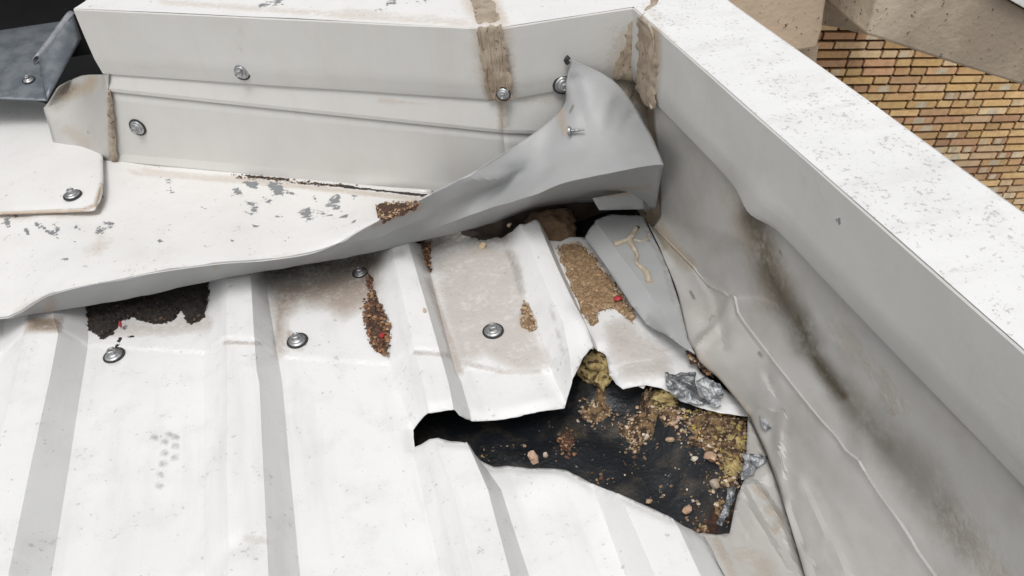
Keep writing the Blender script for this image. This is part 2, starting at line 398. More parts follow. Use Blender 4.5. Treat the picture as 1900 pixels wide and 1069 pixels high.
HOLE = [(765, 793), (778, 776), (790, 763), (812, 760), (838, 755), (845, 757), (852, 766), (865, 773), (880, 777), (905, 776), (930, 774), (960, 769), (985, 762), (1015, 757), (1047, 753),
        (1050, 742), (1056, 720), (1062, 700), (1072, 680), (1083, 658), (1093, 645), (1108, 643), (1124, 654), (1128, 672), (1131, 690), (1143, 708), (1156, 718), (1175, 713), (1200, 710), (1228, 716), (1242, 722),
        (1262, 738), (1300, 752), (1340, 762), (1388, 768), (1396, 780), (1394, 820), (1392, 860), (1393, 885), (1378, 910), (1374, 935), (1367, 970), (1362, 993), (1325, 988), (1300, 985), (1272, 972), (1240, 952), (1195, 932), (1150, 912),
        (1125, 903), (1100, 893), (1075, 880), (1050, 868), (1020, 864), (985, 865), (960, 862), (940, 860), (915, 862), (893, 851), (880, 838), (868, 818), (850, 815), (830, 813), (812, 808), (795, 811), (768, 826)]
GHOLE = [(1031, 455), (1075, 452), (1100, 470), (1150, 540), (1178, 585), (1172, 600), (1140, 572), (1112, 578), (1106, 598), (1094, 600), (1085, 588), (1062, 540)]
OUT_ROOF = [(-260, 545), (-100, 560), (60, 575), (250, 490), (480, 455), (690, 440), (720, 458), (760, 446), (800, 435), (868, 426), (925, 440), (950, 428), (975, 416), (1015, 425), (1028, 438), (1080, 440), (1190, 470), (1250, 560), (1300, 690), (1400, 760),
            (1440, 850), (1470, 950), (1510, 1080), (1560, 1230), (700, 1240), (-160, 1220), (-330, 900)]
creW = []
for d in RW:
    for k in ('LF', 'LT', 'RT', 'RF'):
        P = d[k]
        for o_ in (0,): creW.append([(p[0]+o_, p[1]) for p in P])
# clip crease polylines to the outline by dropping points outside hole handled by CDT
roof_masks = [(0, 'l', [(915, 615), (913, 621)], 26, .5), (0, 'l', [(552, 633), (550, 639)], 26, .5), (0, 'l', [(212, 660), (210, 666)], 26, .5), 
 (2, 'l', [(500, 505), (600, 492), (690, 478)], 52, .95), (2, 'p', [(505, 500), (690, 470), (690, 520), (600, 550), (510, 570)], 40, .55), (2, 'l', [(790, 455), (860, 436), (930, 432)], 46, .85), (2, 'l', [(520, 560), (512, 640)], 7, .4), (0, 'l', [(545, 640), (535, 620)], 14, .8), (2, 'l', [(700, 480), (745, 470)], 16, .4),  # brown stain deepened with painted shade under the flashing lip and curl
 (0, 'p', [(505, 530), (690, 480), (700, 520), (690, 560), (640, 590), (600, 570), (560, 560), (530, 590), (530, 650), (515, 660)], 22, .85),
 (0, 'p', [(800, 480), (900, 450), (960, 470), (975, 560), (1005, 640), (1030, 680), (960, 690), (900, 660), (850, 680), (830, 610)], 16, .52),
 (0, 'p', [(1120, 600), (1160, 590), (1240, 650), (1250, 700), (1160, 712), (1130, 660)], 16, .48),
 (0, 'l', [(795, 520), (820, 590), (852, 690)], 14, .7), (0, 'l', [(770, 655), (835, 660)], 8, .6), (0, 'l', [(418, 636), (480, 638)], 6, .7),
 (0, 'l', [(200, 610), (300, 610), (380, 600)], 30, .5), (0, 'p', [(50, 590), (112, 590), (112, 615), (48, 615)], 10, 1.2), (2, 'p', [(62, 592), (100, 592), (100, 608), (62, 608)], 8, .7), (0, 'l', [(1020, 560), (1045, 650)], 7, .4),
 (2, 'l', [(780, 470), (795, 500)], 16, .8), (2, 'l', [(925, 430), (960, 500), (968, 540)], 12, .35), (0, 'l', [(865, 675), (930, 690), (1000, 690)], 9, .5),
 (3, 'p', [(160, 560), (270, 535), (390, 510), (386, 560), (372, 598), (350, 600), (335, 575), (322, 595), (300, 603), (262, 596), (245, 590), (225, 595), (212, 618), (188, 630), (165, 610), (158, 590)], 12, 1.0),
 (3, 'l', [(222, 630), (214, 650)], 9, .8), (3, 'l', [(236, 626), (248, 624)], 5, .8), (3, 'l', [(225, 605), (232, 610)], 4, .7),
 (0, 'l', [(455, 1000), (495, 1005)], 14, .3), (3, 'l', [(950, 425), (900, 440), (860, 430)], 14, .9),
 (0, 'p', [(1390, 900), (1440, 890), (1470, 1010), (1440, 1020)], 20, .35),
]
for (a, b) in ((286, 811), (306, 819), (324, 827), (305, 840), (322, 848), (301, 860), (297, 880), (295, 901), (325, 810), (313, 806)):
    roof_masks.append((2, 'l', [(a, b), (a+3, b+1)], 8, .62))
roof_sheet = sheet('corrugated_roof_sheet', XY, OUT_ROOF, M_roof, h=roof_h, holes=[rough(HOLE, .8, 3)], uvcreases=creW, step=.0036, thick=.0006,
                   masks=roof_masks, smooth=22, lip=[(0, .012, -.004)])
tag(roof_sheet, 'white corrugated metal roof sheet with trapezoid ribs and a long ragged rip torn through it', 'roof sheet')

# ------------------------------------------------------------------ small builders
_t = (1+5**.5)/2
ICO_V = np.array([(-1, _t, 0), (1, _t, 0), (-1, -_t, 0), (1, -_t, 0), (0, -1, _t), (0, 1, _t), (0, -1, -_t), (0, 1, -_t), (_t, 0, -1), (_t, 0, 1), (-_t, 0, -1), (-_t, 0, 1)])/math.hypot(1, _t)
ICO_F = [(0, 11, 5), (0, 5, 1), (0, 1, 7), (0, 7, 10), (0, 10, 11), (1, 5, 9), (5, 11, 4), (11, 10, 2), (10, 7, 6), (7, 1, 8), (3, 9, 4), (3, 4, 2), (3, 2, 6), (3, 6, 8), (3, 8, 9), (4, 9, 5), (2, 4, 11), (6, 2, 10), (8, 6, 7), (9, 8, 1)]
def subdiv(V, Fc):
    V = [tuple(v) for v in V]; cache = {}; out = []
    def mid(a, b):
        k = (min(a, b), max(a, b))
        if k not in cache:
            p = (np.array(V[a])+np.array(V[b]))/2; V.append(tuple(p/np.linalg.norm(p))); cache[k] = len(V)-1
        return cache[k]
    for a, b, c in Fc:
        x, y, z = mid(a, b), mid(b, c), mid(c, a); out += [(a, x, z), (b, y, x), (c, z, y), (x, y, z)]
    return np.array(V), out
ICO2 = subdiv(ICO_V, ICO_F)
def rotm():
    q = rng.normal(size=4); q /= np.linalg.norm(q); w, x, y, z = q
    return np.array([[1-2*(y*y+z*z), 2*(x*y-z*w), 2*(x*z+y*w)], [2*(x*y+z*w), 1-2*(x*x+z*z), 2*(y*z-x*w)], [2*(x*z-y*w), 2*(y*z+x*w), 1-2*(x*x+y*y)]])
def grains(name, pts, size, cols, parent=None, mat=None, flat=.7):
    V = []; Fc = []; C = []
    for p in pts:
        s = size[0]+(size[1]-size[0])*rng.random()**2.2
        v = ICO_V*(1+rng.uniform(-.35, .35, (12, 1)))*np.array([1, rng.uniform(.6, 1), rng.uniform(.4, .8)])*s @ rotm().T
        v[:, 2] *= flat; b = len(V)*1; V.extend(v+p+np.array([0, 0, s*.35])); Fc += [tuple(i+b for i in f) for f in ICO_F]
        c = np.array(cols[rng.integers(len(cols))])*rng.uniform(.7, 1.25); C += [c]*12
    return mkobj(name, V, Fc, mat or M_grain, parent, smooth=-1 if False else 0, col=np.array(C))
TAN = [(.52, .40, .27), (.40, .28, .17), (.30, .19, .11), (.60, .50, .38), (.22, .13, .08), (.45, .33, .22)]
RUST = [(.16, .07, .035), (.10, .045, .025), (.26, .13, .06), (.07, .04, .03), (.34, .2, .11), (.12, .06, .04)]
def scatter(pl, h, poly, n, dens=None):
    P = np.array(poly); out = []
    while len(out) < n:
        c = rng.uniform(P.min(0), P.max(0), (400, 2)); c = c[inpoly(c, poly)]
        if dens is not None: c = c[rng.random(len(c)) < dens(c)]
        out += list(c)
    out = out[:n]; uv = np.array([hit(pl, h, *p) for p in out]); hh = h(uv[:, 0], uv[:, 1]) if h is not None else 0
    return pl.P(uv, hh)
def debris(name, label, cat, pl, h, poly, mat, thick, n, size, cols, group=None, spill=14, step=.003, masks=None):
    root = empty(name, tuple(pl.P(hit(pl, h, *np.mean(poly, 0)))[0]), label, cat, group)
    h0 = h if h is not None else (lambda x, y: np.zeros_like(x))
    hf = lambda x, y: h0(x, y)+thick*.25
    body = sheet('bed', pl, rough(poly, 6.5 if min(np.ptp(np.array(poly), 0)) > 32 else 3, rng.random()*30, step=4), mat, h=hf, step=step, parent=root, smooth=0,
                 edge_h=lambda d, V: thick*.75*sm(d/(thick*1.6))*(1+1.1*fbm(V[:, 0], V[:, 1], 160, 2))-thick*.3*(d < 1e-6))
    pts = scatter(pl, hf, poly, n); cen = np.mean(poly, 0)
    pts[:, 2] += thick*.3
    ring = [tuple(cen+(np.array(p)-cen)*1.0+(np.array(p)-cen)/np.linalg.norm(np.array(p)-cen)*spill) for p in poly]
    p2 = scatter(pl, h0, ring, n//3)
    g = grains('grit', np.vstack([pts, p2]), size, cols, root); g['kind'] = 'stuff'
    return root
def dome(rings, seg=20):
    """lathe profile [(r,z)...] closed on axis at both ends"""
    V = []; Fc = []
    for r, z in rings:
        for i in range(seg): a = 2*math.pi*i/seg; V.append((r*math.cos(a), r*math.sin(a), z))
    n = len(rings)
    for j in range(n-1):
        for i in range(seg): k = (i+1) % seg; Fc.append((j*seg+i, j*seg+k, (j+1)*seg+k, (j+1)*seg+i))
    Fc.append(tuple(range(seg))[::-1]); Fc.append(tuple((n-1)*seg+i for i in range(seg)))
    return V, Fc
def lathe(name, rings, mat, parent, seg=20, smooth=40):
    V, Fc = dome(rings, seg); me = bpy.data.meshes.new(name); me.from_pydata(V, [], Fc)
    for p in me.polygons: p.use_smooth = True
    me.materials.append(mat); bm = bmesh.new(); bm.from_mesh(me)
    for e in bm.edges:
        if len(e.link_faces) == 2 and e.calc_face_angle(0) > math.radians(smooth): e.smooth = False
    bm.to_mesh(me); bm.free()
    o = bpy.data.objects.new(name, me); COL.objects.link(o); o.parent = parent; return o
SCREW = None
def screw(P, n, label, s=1.0, gmat=None, tilt=0, group='hex head roofing screws'):
    """hex head self-drilling screw with domed washer and rubber gasket"""
    global SCREW
    q = Vector(n).to_track_quat('Z', 'Y')
    if SCREW is None:
        root = empty('roofing_screw', (0, 0, 0), label, 'screw', group)
        lathe('gasket', [(.0100, -.0006), (.0112, .0004), (.0109, .0017), (.0085, .0021)], M_rubber, root)
        lathe('washer', [(.0088, .0014), (.0090, .0020), (.0083, .0028), (.0070, .0034), (.0066, .0034)], M_steel, root)
        lathe('flange', [(.0066, .0030), (.0066, .0042), (.0060, .0048), (.0050, .0052)], M_steel, root)
        V, Fc = dome([(.0047, .0046), (.0047, .0086), (.0040, .0094), (.0026, .0094), (.0022, .0086)], 6)
        me = bpy.data.meshes.new('hex_head'); me.from_pydata(V, [], Fc); me.materials.append(M_steel)
        o = bpy.data.objects.new('hex_head', me); COL.objects.link(o); o.parent = root
        bv = o.modifiers.new('bevel', 'BEVEL'); bv.width = .0004; bv.segments = 2
        SCREW = root
    else:
        root = SCREW.copy(); COL.objects.link(root); root['label'] = label
        for ch in SCREW.children:
            c = ch.copy(); COL.objects.link(c); c.parent = root
    root.location = Vector(P); root.rotation_mode = 'QUATERNION'; root.rotation_quaternion = q @ Vector((0, 0, 1)).rotation_difference(Vector((math.sin(tilt), 0, math.cos(tilt))))
    root.scale = (s*1.12,)*3; return root
def tube(name, pts, rad, mat, parent=None, seg=10, per=6, rfun=None):
    P = crom(np.array(pts), per); V = []; Fc = []; n = len(P)
    T = np.gradient(P, axis=0); T /= np.linalg.norm(T, axis=1)[:, None]
    for i in range(n):
        up = np.array([0, 0, 1.]) if abs(T[i][2]) < .9 else np.array([1., 0, 0]); a = np.cross(T[i], up); a /= np.linalg.norm(a); b = np.cross(a, T[i])
        r = rad*(rfun(i/(n-1)) if rfun else 1)
        for k in range(seg):
            w = 2*math.pi*k/seg; V.append(P[i]+r*(math.cos(w)*a+math.sin(w)*b))
    for i in range(n-1):
        for k in range(seg): Fc.append((i*seg+k, i*seg+(k+1) % seg, (i+1)*seg+(k+1) % seg, (i+1)*seg+k))
    Fc.append(tuple(range(seg))[::-1]); Fc.append(tuple((n-1)*seg+k for k in range(seg)))
    return mkobj(name, V, Fc, mat, parent)

# ------------------------------------------------------------------ inside the rip: underlay, insulation, rubble
def memb_h(x, y):
    x = np.asarray(x, float); y = np.asarray(y, float)
    e = Pz(1385, 860, 0)[0]; z = -.046+.010*fbm(x, y, 14, 4)
    z = z+.030*sm((x-(e-.075))/.075)
    c = Pz(1110, 690, -.03); z = z+.018*np.exp(-((x-c[0])/.03)**2-((y-c[1])/.04)**2)
    return z
def box_uv(x0, x1, y0, y1): return [(x0, y0), (x1, y0), (x1, y1), (x0, y1)]
underlay = sheet('roof_underlay', XY, box_uv(-.55, .40, .12, .95), M_memb, h=memb_h, step=.008, world_outline=True)
tag(underlay, 'black bituminous underlay seen through the rip in the white roof sheet', 'underlay')
debris('rubble_patch', 'brown and yellow crumbled insulation along the right side of the rip', 'insulation rubble', XY, memb_h,
       [(1262, 772), (1300, 762), (1345, 768), (1384, 780), (1382, 830), (1380, 875), (1364, 905), (1340, 900), (1342, 862), (1318, 838), (1302, 822), (1275, 830), (1285, 800)], M_rub, .007, 420, (.0010, .0034),
       TAN+[(.45, .34, .07), (.5, .38, .1), (.10, .06, .04)], step=.003)
debris('rubble_patch', 'tan rubble heap below the yellow foam lump near the upper right of the rip', 'insulation rubble', XY, memb_h,
       [(1150, 740), (1180, 722), (1235, 726), (1262, 770), (1256, 795), (1235, 790), (1222, 765), (1195, 772), (1182, 790), (1165, 765)], M_rub, .006, 260, (.0010, .0030), TAN, step=.003)
debris('rubble_patch', 'brown rubble heap in the lowest corner of the rip', 'insulation rubble', XY, memb_h,
       [(1258, 945), (1285, 935), (1330, 938), (1345, 950), (1340, 985), (1300, 980), (1270, 966)], M_soild, .007, 240, (.0010, .0034), TAN+RUST, step=.003)
debris('rubble_patch', 'rusty brown crumbs under the torn edge in the middle of the rip', 'insulation rubble', XY, memb_h,
       [(1030, 768), (1046, 757), (1060, 745), (1064, 768), (1060, 785), (1045, 790)], M_soild, .004, 90, (.0010, .0026), RUST, step=.003)
debris('rubble_patch', 'dusty tan crumbs under the yellow foam at the top of the rip', 'insulation rubble', XY, memb_h,
       [(1075, 705), (1095, 700), (1130, 705), (1140, 718), (1118, 728), (1100, 732), (1080, 722)], M_rub, .004, 120, (.0008, .0026), TAN, step=.003)
def lump(name, px, py, z, r, mat, amp=.25, sq=(1, 1, .7), seed=0, parent=None, col=None):
    V, Fc = subdiv(*subdiv(*ICO2)); c = Pz(px, py, z)
    d = np.array([1+amp*(mnoise.fractal(Vector(v)*1.6+Vector((seed*7.1, seed, 0)), .8, 2., 4)) for v in V])
    o = mkobj(name, c+V*d[:, None]*r*np.array(sq), Fc, mat, parent, smooth=180, col=None if col is None else np.tile(col, (len(V), 1))); return o
def grit_d(p): return np.clip(.15+1.6*vnoise(p[:, 0]*.03, p[:, 1]*.03)+.9*sm((p[:, 0]-1180)/150)-.3*(p[:, 1] > 850)*(p[:, 0] < 1230), .02, 1)
gp = scatter(XY, memb_h, [(880, 780), (1060, 765), (1080, 690), (1140, 710), (1240, 720), (1385, 765), (1385, 870), (1350, 985), (1290, 975), (1120, 895), (900, 850)], 800, grit_d)
gg = grains('loose_grit', gp, (.0005, .0026), TAN+RUST+[(.62, .56, .46), (.45, .34, .10)]); tag(gg, 'fine crumbs and grit scattered over the black underlay in the rip', 'grit', kind='stuff')
tag(lump('foam_lump', 1108, 680, -.022, .019, M_foam, .55, (1, 1.15, .8), 2), 'dirty yellow foam lump at the top of the rip beside the curled sheet tongue', 'foam', 'yellow foam lumps')
tag(lump('foam_lump', 1240, 742, -.020, .0125, M_foam, .6, (1.05, .95, .8), 5), 'clean yellow foam lump below the torn grey foil', 'foam', 'yellow foam lumps')
for a_, b_, r_, l_ in ((1366, 822, .009, 'mustard foam piece below the tiny bright crumb at the right edge of the rip'), (1362, 868, .011, 'mustard foam piece left of the foil poking out of the rip'), (1338, 800, .006, 'small olive foam piece left of the tiny bright crumb')):
    tag(lump('foam_lump', a_, b_, -.014, r_, M_foam, .8, (.8, 1.2, .7), a_), l_, 'foam', 'yellow foam lumps')
tag(lump('foam_lump', 1358, 792, -.012, .005, M_foam, .5, (1, 1, .8), 9), 'tiny bright yellow foam crumb in the right corner of the rip', 'foam', 'yellow foam lumps')
stones = [(990, 853, 12, 'pink stone chip at the lower torn edge in the middle of the rip'), (1012, 846, 6, 'small pale chip just right of the pink chip at the lower torn edge'),
          (1204, 932, 7, 'tan chip touching the long lower torn edge'), (1318, 852, 14, 'largest pink stone in the right half of the rip'),
          (1288, 853, 6, 'white chip just left of the largest pink stone'), (1326, 903, 12, 'pale flaky stone below the largest pink stone'),
          (1260, 777, 6, 'rounded beige chip right of the yellow foam lump'), (1214, 760, 7, 'beige chip left below the yellow foam lump'),
          (1243, 818, 8, 'flat tan chip in the middle of the black underlay'), (1249, 788, 8, 'pinkish chip below the beige chips near the yellow foam'),
          (1200, 812, 6, 'small orange brown chip on the black underlay'), (1331, 838, 4, 'tiny beige chip above the largest pink stone'),
          (1345, 854, 4, 'tiny white chip right of the largest pink stone'), (1365, 898, 5, 'grey chip at the right edge of the rip'),
          (1297, 818, 6, 'tan ring shaped chip on the crumbled insulation'), (1275, 948, 9, 'sandy chunk above the brown rubble heap')]
cl = [(.55, .38, .28), (.62, .50, .40), (.48, .34, .22), (.58, .38, .26), (.68, .62, .52), (.52, .43, .34)]
for i, (a, b, r, lab) in enumerate(stones):
    uv = hit(XY, memb_h, a, b, top=.0, bot=-.06); z = float(memb_h(uv[0], uv[1]))
    V, Fc = ICO2; sd_ = rng.uniform(0, 50, 3)
    d = 1+.5*np.array([mnoise.noise(Vector(v)*1.3+Vector(sd_)) for v in V]); R_ = rotm()
    v = (V*d[:, None]*np.array([1, .7, .55])) @ R_.T*(r/1650)*1.02
    tag(mkobj('stone_chip', v+np.array([uv[0], uv[1], z+r/1650*.45]), Fc, M_stone, smooth=35, col=np.tile(cl[i % 6], (len(V), 1))), lab, 'stone', 'loose stone chips in the rip')
# foil scraps
def foil(name, label, poly, z, amp, seed, slope=0, mat=M_foil):
    pl = Plane(Pz(*poly[0], z), (.1, -.25, 1), (1, 0, 0))
    hf = lambda x, y: amp*1.3*np.abs(fbm(x+seed, y, 70, 3))+amp*fbm(x, y+seed, 38, 2)
    return tag(sheet(name, pl, rough(poly, 2.2, seed, step=4), mat, h=hf, step=.0022, thick=.0003, smooth=8), label, 'foil', 'torn foil scraps')
foil('foil_scrap', 'dark grey flat torn foil piece at the upper right edge of the rip', [(1232, 690), (1252, 694), (1290, 689), (1292, 718), (1300, 735), (1318, 750), (1290, 752), (1262, 745), (1240, 722)], .013, .006, 3)
foil('foil_scrap', 'silvery crumpled foil hanging right of the dark torn foil', [(1292, 706), (1312, 700), (1334, 712), (1345, 728), (1335, 742), (1338, 754), (1325, 755), (1305, 735)], .017, .007, 8)
foil('foil_scrap', 'crumpled grey foil poking out of the right side of the rip', [(1377, 842), (1400, 841), (1424, 846), (1420, 858), (1405, 870), (1398, 882), (1376, 890), (1372, 880), (1380, 862)], .013, .008, 15)
foil('foil_scrap', 'brown stained foil strip at the lower right corner of the rip', [(1352, 905), (1366, 898), (1362, 930), (1348, 962), (1340, 978), (1328, 972), (1342, 945)], -.010, .006, 21)
foil('foil_scrap', 'small grey foil patch stuck on the base flashing right of the rip', [(1408, 772), (1430, 766), (1452, 770), (1453, 788), (1438, 790), (1420, 800), (1412, 788)], .031, .003, 27)
foil('foil_scrap', 'white paint flake lying on the rubble left of the yellow foam', [(1183, 713), (1200, 712), (1195, 721), (1186, 719)], -.002, .003, 31, mat=M_roof)

# ------------------------------------------------------------------ dirt on the roof sheet
debris('grit_bed', 'sandy tan grit bed lying between the last rib and the bent corner sheet', 'grit', XY, roof_h,
       [(1030, 458), (1072, 450), (1098, 468), (1150, 540), (1178, 583), (1172, 600), (1140, 572), (1112, 578), (1107, 598), (1092, 600), (1083, 585), (1060, 535)], M_soil, .004, 2600, (.0005, .0016), [(.50, .37, .23), (.42, .30, .18), (.58, .46, .32), (.34, .22, .13), (.46, .32, .22)], spill=4)
debris('rust_debris', 'dark rusty leaf litter pile at the foot of the third rib, with a red scrap', 'debris pile', XY, roof_h,
       [(678, 505), (688, 515), (700, 560), (712, 578), (724, 610), (720, 665), (706, 655), (688, 640), (676, 600), (674, 575), (684, 545)], M_soild, .007, 420, (.0010, .0036), RUST+[(.3, .18, .09)], spill=6)
debris('rust_debris', 'dark brown debris wedge against the right foot of the third rib under the flap', 'debris pile', XY, roof_h,
       [(782, 448), (800, 450), (798, 480), (800, 505), (790, 490)], M_soild, .005, 100, (.0010, .0028), RUST, spill=4)
debris('tan_grit', 'small tan grit wedge beside the left foot of the buckled fourth rib', 'debris pile', XY, roof_h,
       [(972, 558), (983, 570), (998, 608), (990, 616), (966, 605), (968, 580)], M_soil, .004, 160, (.0008, .0026), TAN, spill=3)
debris('dark_litter', 'black rotten litter stuck under the lip of the flashing between the first two ribs', 'debris pile', XY, roof_h,
       [(160, 562), (270, 535), (388, 515), (386, 556), (372, 594), (352, 598), (336, 574), (322, 592), (300, 600), (262, 594), (244, 588), (226, 592), (210, 614), (190, 626), (166, 606)], 
       simple('rotten_litter', (.030, .022, .018), (.014, .012, .011), 160, .9, bump=.004, c3=(.13, .09, .06), s3=200, t3=.66), .005, 500, (.0008, .0026), [(.02, .015, .012), (.05, .03, .02), (.12, .07, .04), (.015, .012, .01)], spill=4)
debris('grit_line', 'brown pebbly grit caught along the edge where the bent sheet meets the base flashing', 'debris pile', XY, lambda x, y: roof_h(x, y)+.012,
       [(1270, 650), (1285, 655), (1305, 672), (1325, 692), (1320, 698), (1300, 686), (1282, 668)], M_soild, .003, 60, (.0012, .0036), TAN+RUST, spill=3)
RED = tinted('red_scrap_paint', rough=.5)
for a, b, lab in ((712, 632, 'red plastic scrap on the rusty litter pile'), (228, 611, 'red plastic scrap below the black litter'), (1146, 563, 'red plastic scrap on the tan grit bed')):
    uv = hit(XY, roof_h, a, b); V, Fc = ICO2; z = float(roof_h(uv[0], uv[1]))
    tag(mkobj('plastic_scrap', (V*(1+rng.uniform(-.2, .2, (len(V), 1))))*np.array([.0055, .0038, .002]) @ rotm().T+np.array([uv[0], uv[1], z+.008]), Fc, RED, smooth=0, col=np.tile((.45, .03, .04), (len(V), 1))), lab, 'scrap', 'red scraps')
for a, b, r, lab in ((895, 460, 9, 'tan stone chip on the sheet just below the flap'), (1172, 590, 6, 'beige pebble at the lower tip of the grit bed'), (788, 578, 5, 'small brown stone on the side of the third rib'), (945, 420, 8, 'pinkish pebble hidden under the edge of the flap')):
    uv = hit(XY, roof_h, a, b); z = float(roof_h(uv[0], uv[1])); V, Fc = ICO2; sd_ = rng.uniform(0, 50, 3)
    d = 1+.5*np.array([mnoise.noise(Vector(v)*1.3+Vector(sd_)) for v in V])
    tag(mkobj('pebble', (V*d[:, None]*np.array([.7, 1, .5])) @ rotm().T*(r/1550)+np.array([uv[0], uv[1], z+r/1550*.4]), Fc, M_stone, smooth=35, col=np.tile((.50, .38, .25), (len(V), 1))), lab, 'pebble', 'loose pebbles on the roof sheet')
tag(lump('foam_block', 1022, 422, .004, .034, M_brownfoam, .35, (1, .8, .6), 12), 'dark brown rounded foam block under the flap above the grit bed', 'foam')

# ------------------------------------------------------------------ bent corner sheet with the sealant squiggle
S_out = [(1085, 440), (1104, 411), (1132, 398), (1192, 400), (1202, 420), (1216, 448), (1229, 472), (1244, 512), (1262, 568), (1276, 628), (1290, 657), (1263, 642), (1219, 613), (1190, 590), (1169, 563), (1127, 498)]
cr = [(1109, 417), (1145, 466), (1185, 516), (1219, 563), (1261, 637)]
crw = [Pz(a, b, .032)[:2] for a, b in cr]
def bent_h(x, y):
    d = dline(np.stack([np.ravel(x), np.ravel(y)], 1), crw).reshape(np.shape(x))
    cx = np.interp(y, [p[1] for p in crw][::-1], [p[0] for p in crw][::-1])
    z = .032-np.where(x < cx, .55*d, .08*d)+.002*fbm(x, y, 22, 2)
    c = Pz(1205, 600, .02); z = z-.006*np.exp(-((x-c[0])/.014)**2-((y-c[1])/.02)**2)
    return z
bent = sheet('bent_corner_sheet', XY, S_out, M_lip, h=bent_h, uvcreases=[crw], step=.0035, thick=.0009, smooth=14,
      masks=[(2, 'l', [(1205, 590), (1235, 625)], 10, .35), (2, 'l', [(1200, 430), (1232, 495), (1250, 560)], 5, .3), (1, 'l', [(1196, 425), (1205, 445)], 12, .55)])
tag(bent, 'pale grey bent sheet corner folded over the grit, with tan sealant squiggle on it', 'metal sheet')
sq = empty('sealant_squiggle', tuple(Pz(1170, 450, .032)), 'cream bead of dried sealant squiggling down the bent corner sheet', 'sealant')
def on_bent(a, b, dz=.0012):
    uv = hit(XY, bent_h, a, b); return np.array([uv[0], uv[1], float(bent_h(uv[0], uv[1]))+dz])
tube('bead', [on_bent(*p) for p in ((1180, 425), (1172, 440), (1168, 447), (1176, 462), (1182, 475), (1180, 488), (1190, 498), (1200, 508), (1203, 520), (1206, 526))], .0032, M_seal2, sq, rfun=lambda t: .95+.25*math.sin(t*9))
tube('bead', [on_bent(*p) for p in ((1168, 446), (1157, 449), (1146, 453), (1139, 454))], .0036, M_seal2, sq, rfun=lambda t: .7+.5*t)
tube('smear', [on_bent(*p, dz=0) for p in ((1176, 445), (1190, 447), (1202, 441), (1205, 434))], .0014, M_seal2, sq)
uv = hit(XY, bent_h, 1184, 424)
tag(lathe('screw_hole', [(.0035, 0), (.0035, .0004)], M_black, None, 7), 'small black torn screw hole above the sealant squiggle', 'hole').location = on_bent(1182, 423, .0006)

# ------------------------------------------------------------------ peeled flashing: flat apron + lip curled up into a sail
ap_b = [(-420, 330, .05), (-60, 190, .05), (30, 190, .05), (110, 250, .05), (250, 296, .052), (400, 312, .053), (500, 324, .054), (600, 333, .054), (700, 344, .056), (800, 352, .068)]
ap_u = [(-420, 640, .045), (-40, 596, .045), (30, 583, .050), (100, 545, .070), (250, 512, .090), (400, 490, .092), (500, 482, .083), (600, 463, .084), (700, 411, .102), (800, 359, .118)]
ap_l = [(-420, 640, .030), (-40, 600, .034), (40, 588, .036), (110, 577, .033), (250, 551, .034), (400, 522, .034), (500, 503, .036), (600, 486, .034), (700, 466, .030), (790, 446, .026)]
def mixp(a, b, t, dz=0): return tuple(a[i]*(1-t)+b[i]*t+(dz if i == 2 else 0) for i in range(3))
ap_m = [mixp(a, b, .5) for a, b in zip(ap_b, ap_u)]; ap_m2 = [mixp(a, b, .86, .002) for a, b in zip(ap_b, ap_u)]
def dents(amp, s, seed=0):
    def f(G):
        n = fbm(G[..., 0]+seed, G[..., 1]+G[..., 2]*.7, s, 3); w = np.ones(G.shape[:2]); w[0] = 0; w[-1] = 0
        G = G.copy(); G[..., 2] += amp*n*w; return G
    return f
pf = empty('peeled_flashing', tuple(Pz(400, 420, .05)), 'long white metal flashing torn loose, its end curled up against the coping', 'flashing')
peel_pts = [((440, 355), 20, .5), ((470, 345), 16, .6), ((455, 375), 10, .5), ((515, 352), 18, .6), ((505, 372), 8, .5), ((568, 404), 22, .6), ((560, 395), 10, .5), ((580, 368), 14, .5), ((620, 372), 16, .5),
            ((630, 385), 10, .5), ((690, 395), 10, .4), ((530, 450), 16, .45), ((545, 440), 8, .4), ((190, 365), 12, .6), ((197, 350), 8, .6), ((180, 430), 10, .62), ((183, 420), 8, .6), ((13, 410), 13, .6), ((28, 405), 8, .6),
            ((105, 420), 7, .5), ((290, 408), 8, .5), ((305, 410), 7, .5), ((103, 438), 9, .5), ((145, 448), 7, .5), ((85, 462), 6, .5), ((55, 478), 8, .5), ((292, 448), 9, .45), ((320, 340), 12, .5), ((312, 355), 12, .5), ((370, 408), 10, .4), ((405, 374), 10, .4), ((475, 390), 14, .45), ((600, 400), 12, .4), ((360, 335), 10, .3), ((430, 450), 12, .35)]
apm = [(1, 'l', [p, (p[0]+1, p[1])], r*1.6, s*1.5) for p, r, s in peel_pts]
for reg, k in (([(410, 330), (540, 340), (640, 370), (640, 400), (560, 425), (450, 395)], 60), ([(260, 325), (420, 340), (640, 420), (560, 465), (380, 470), (250, 430)], 60), ([(10, 420), (200, 395), (250, 470), (120, 520)], 50), ([(640, 350), (700, 380), (650, 420), (600, 400)], 8)):
    c = 0
    while c < k:
        p = np.array([[rng.uniform(0, 660), rng.uniform(320, 520)]])
        if inpoly(p, reg)[0]: apm.append((1, 'l', [tuple(p[0]), (p[0][0]+rng.uniform(1, 9), p[0][1]+rng.uniform(-3, 3))], rng.uniform(3, 9), rng.uniform(.4, 1.0))); c += 1
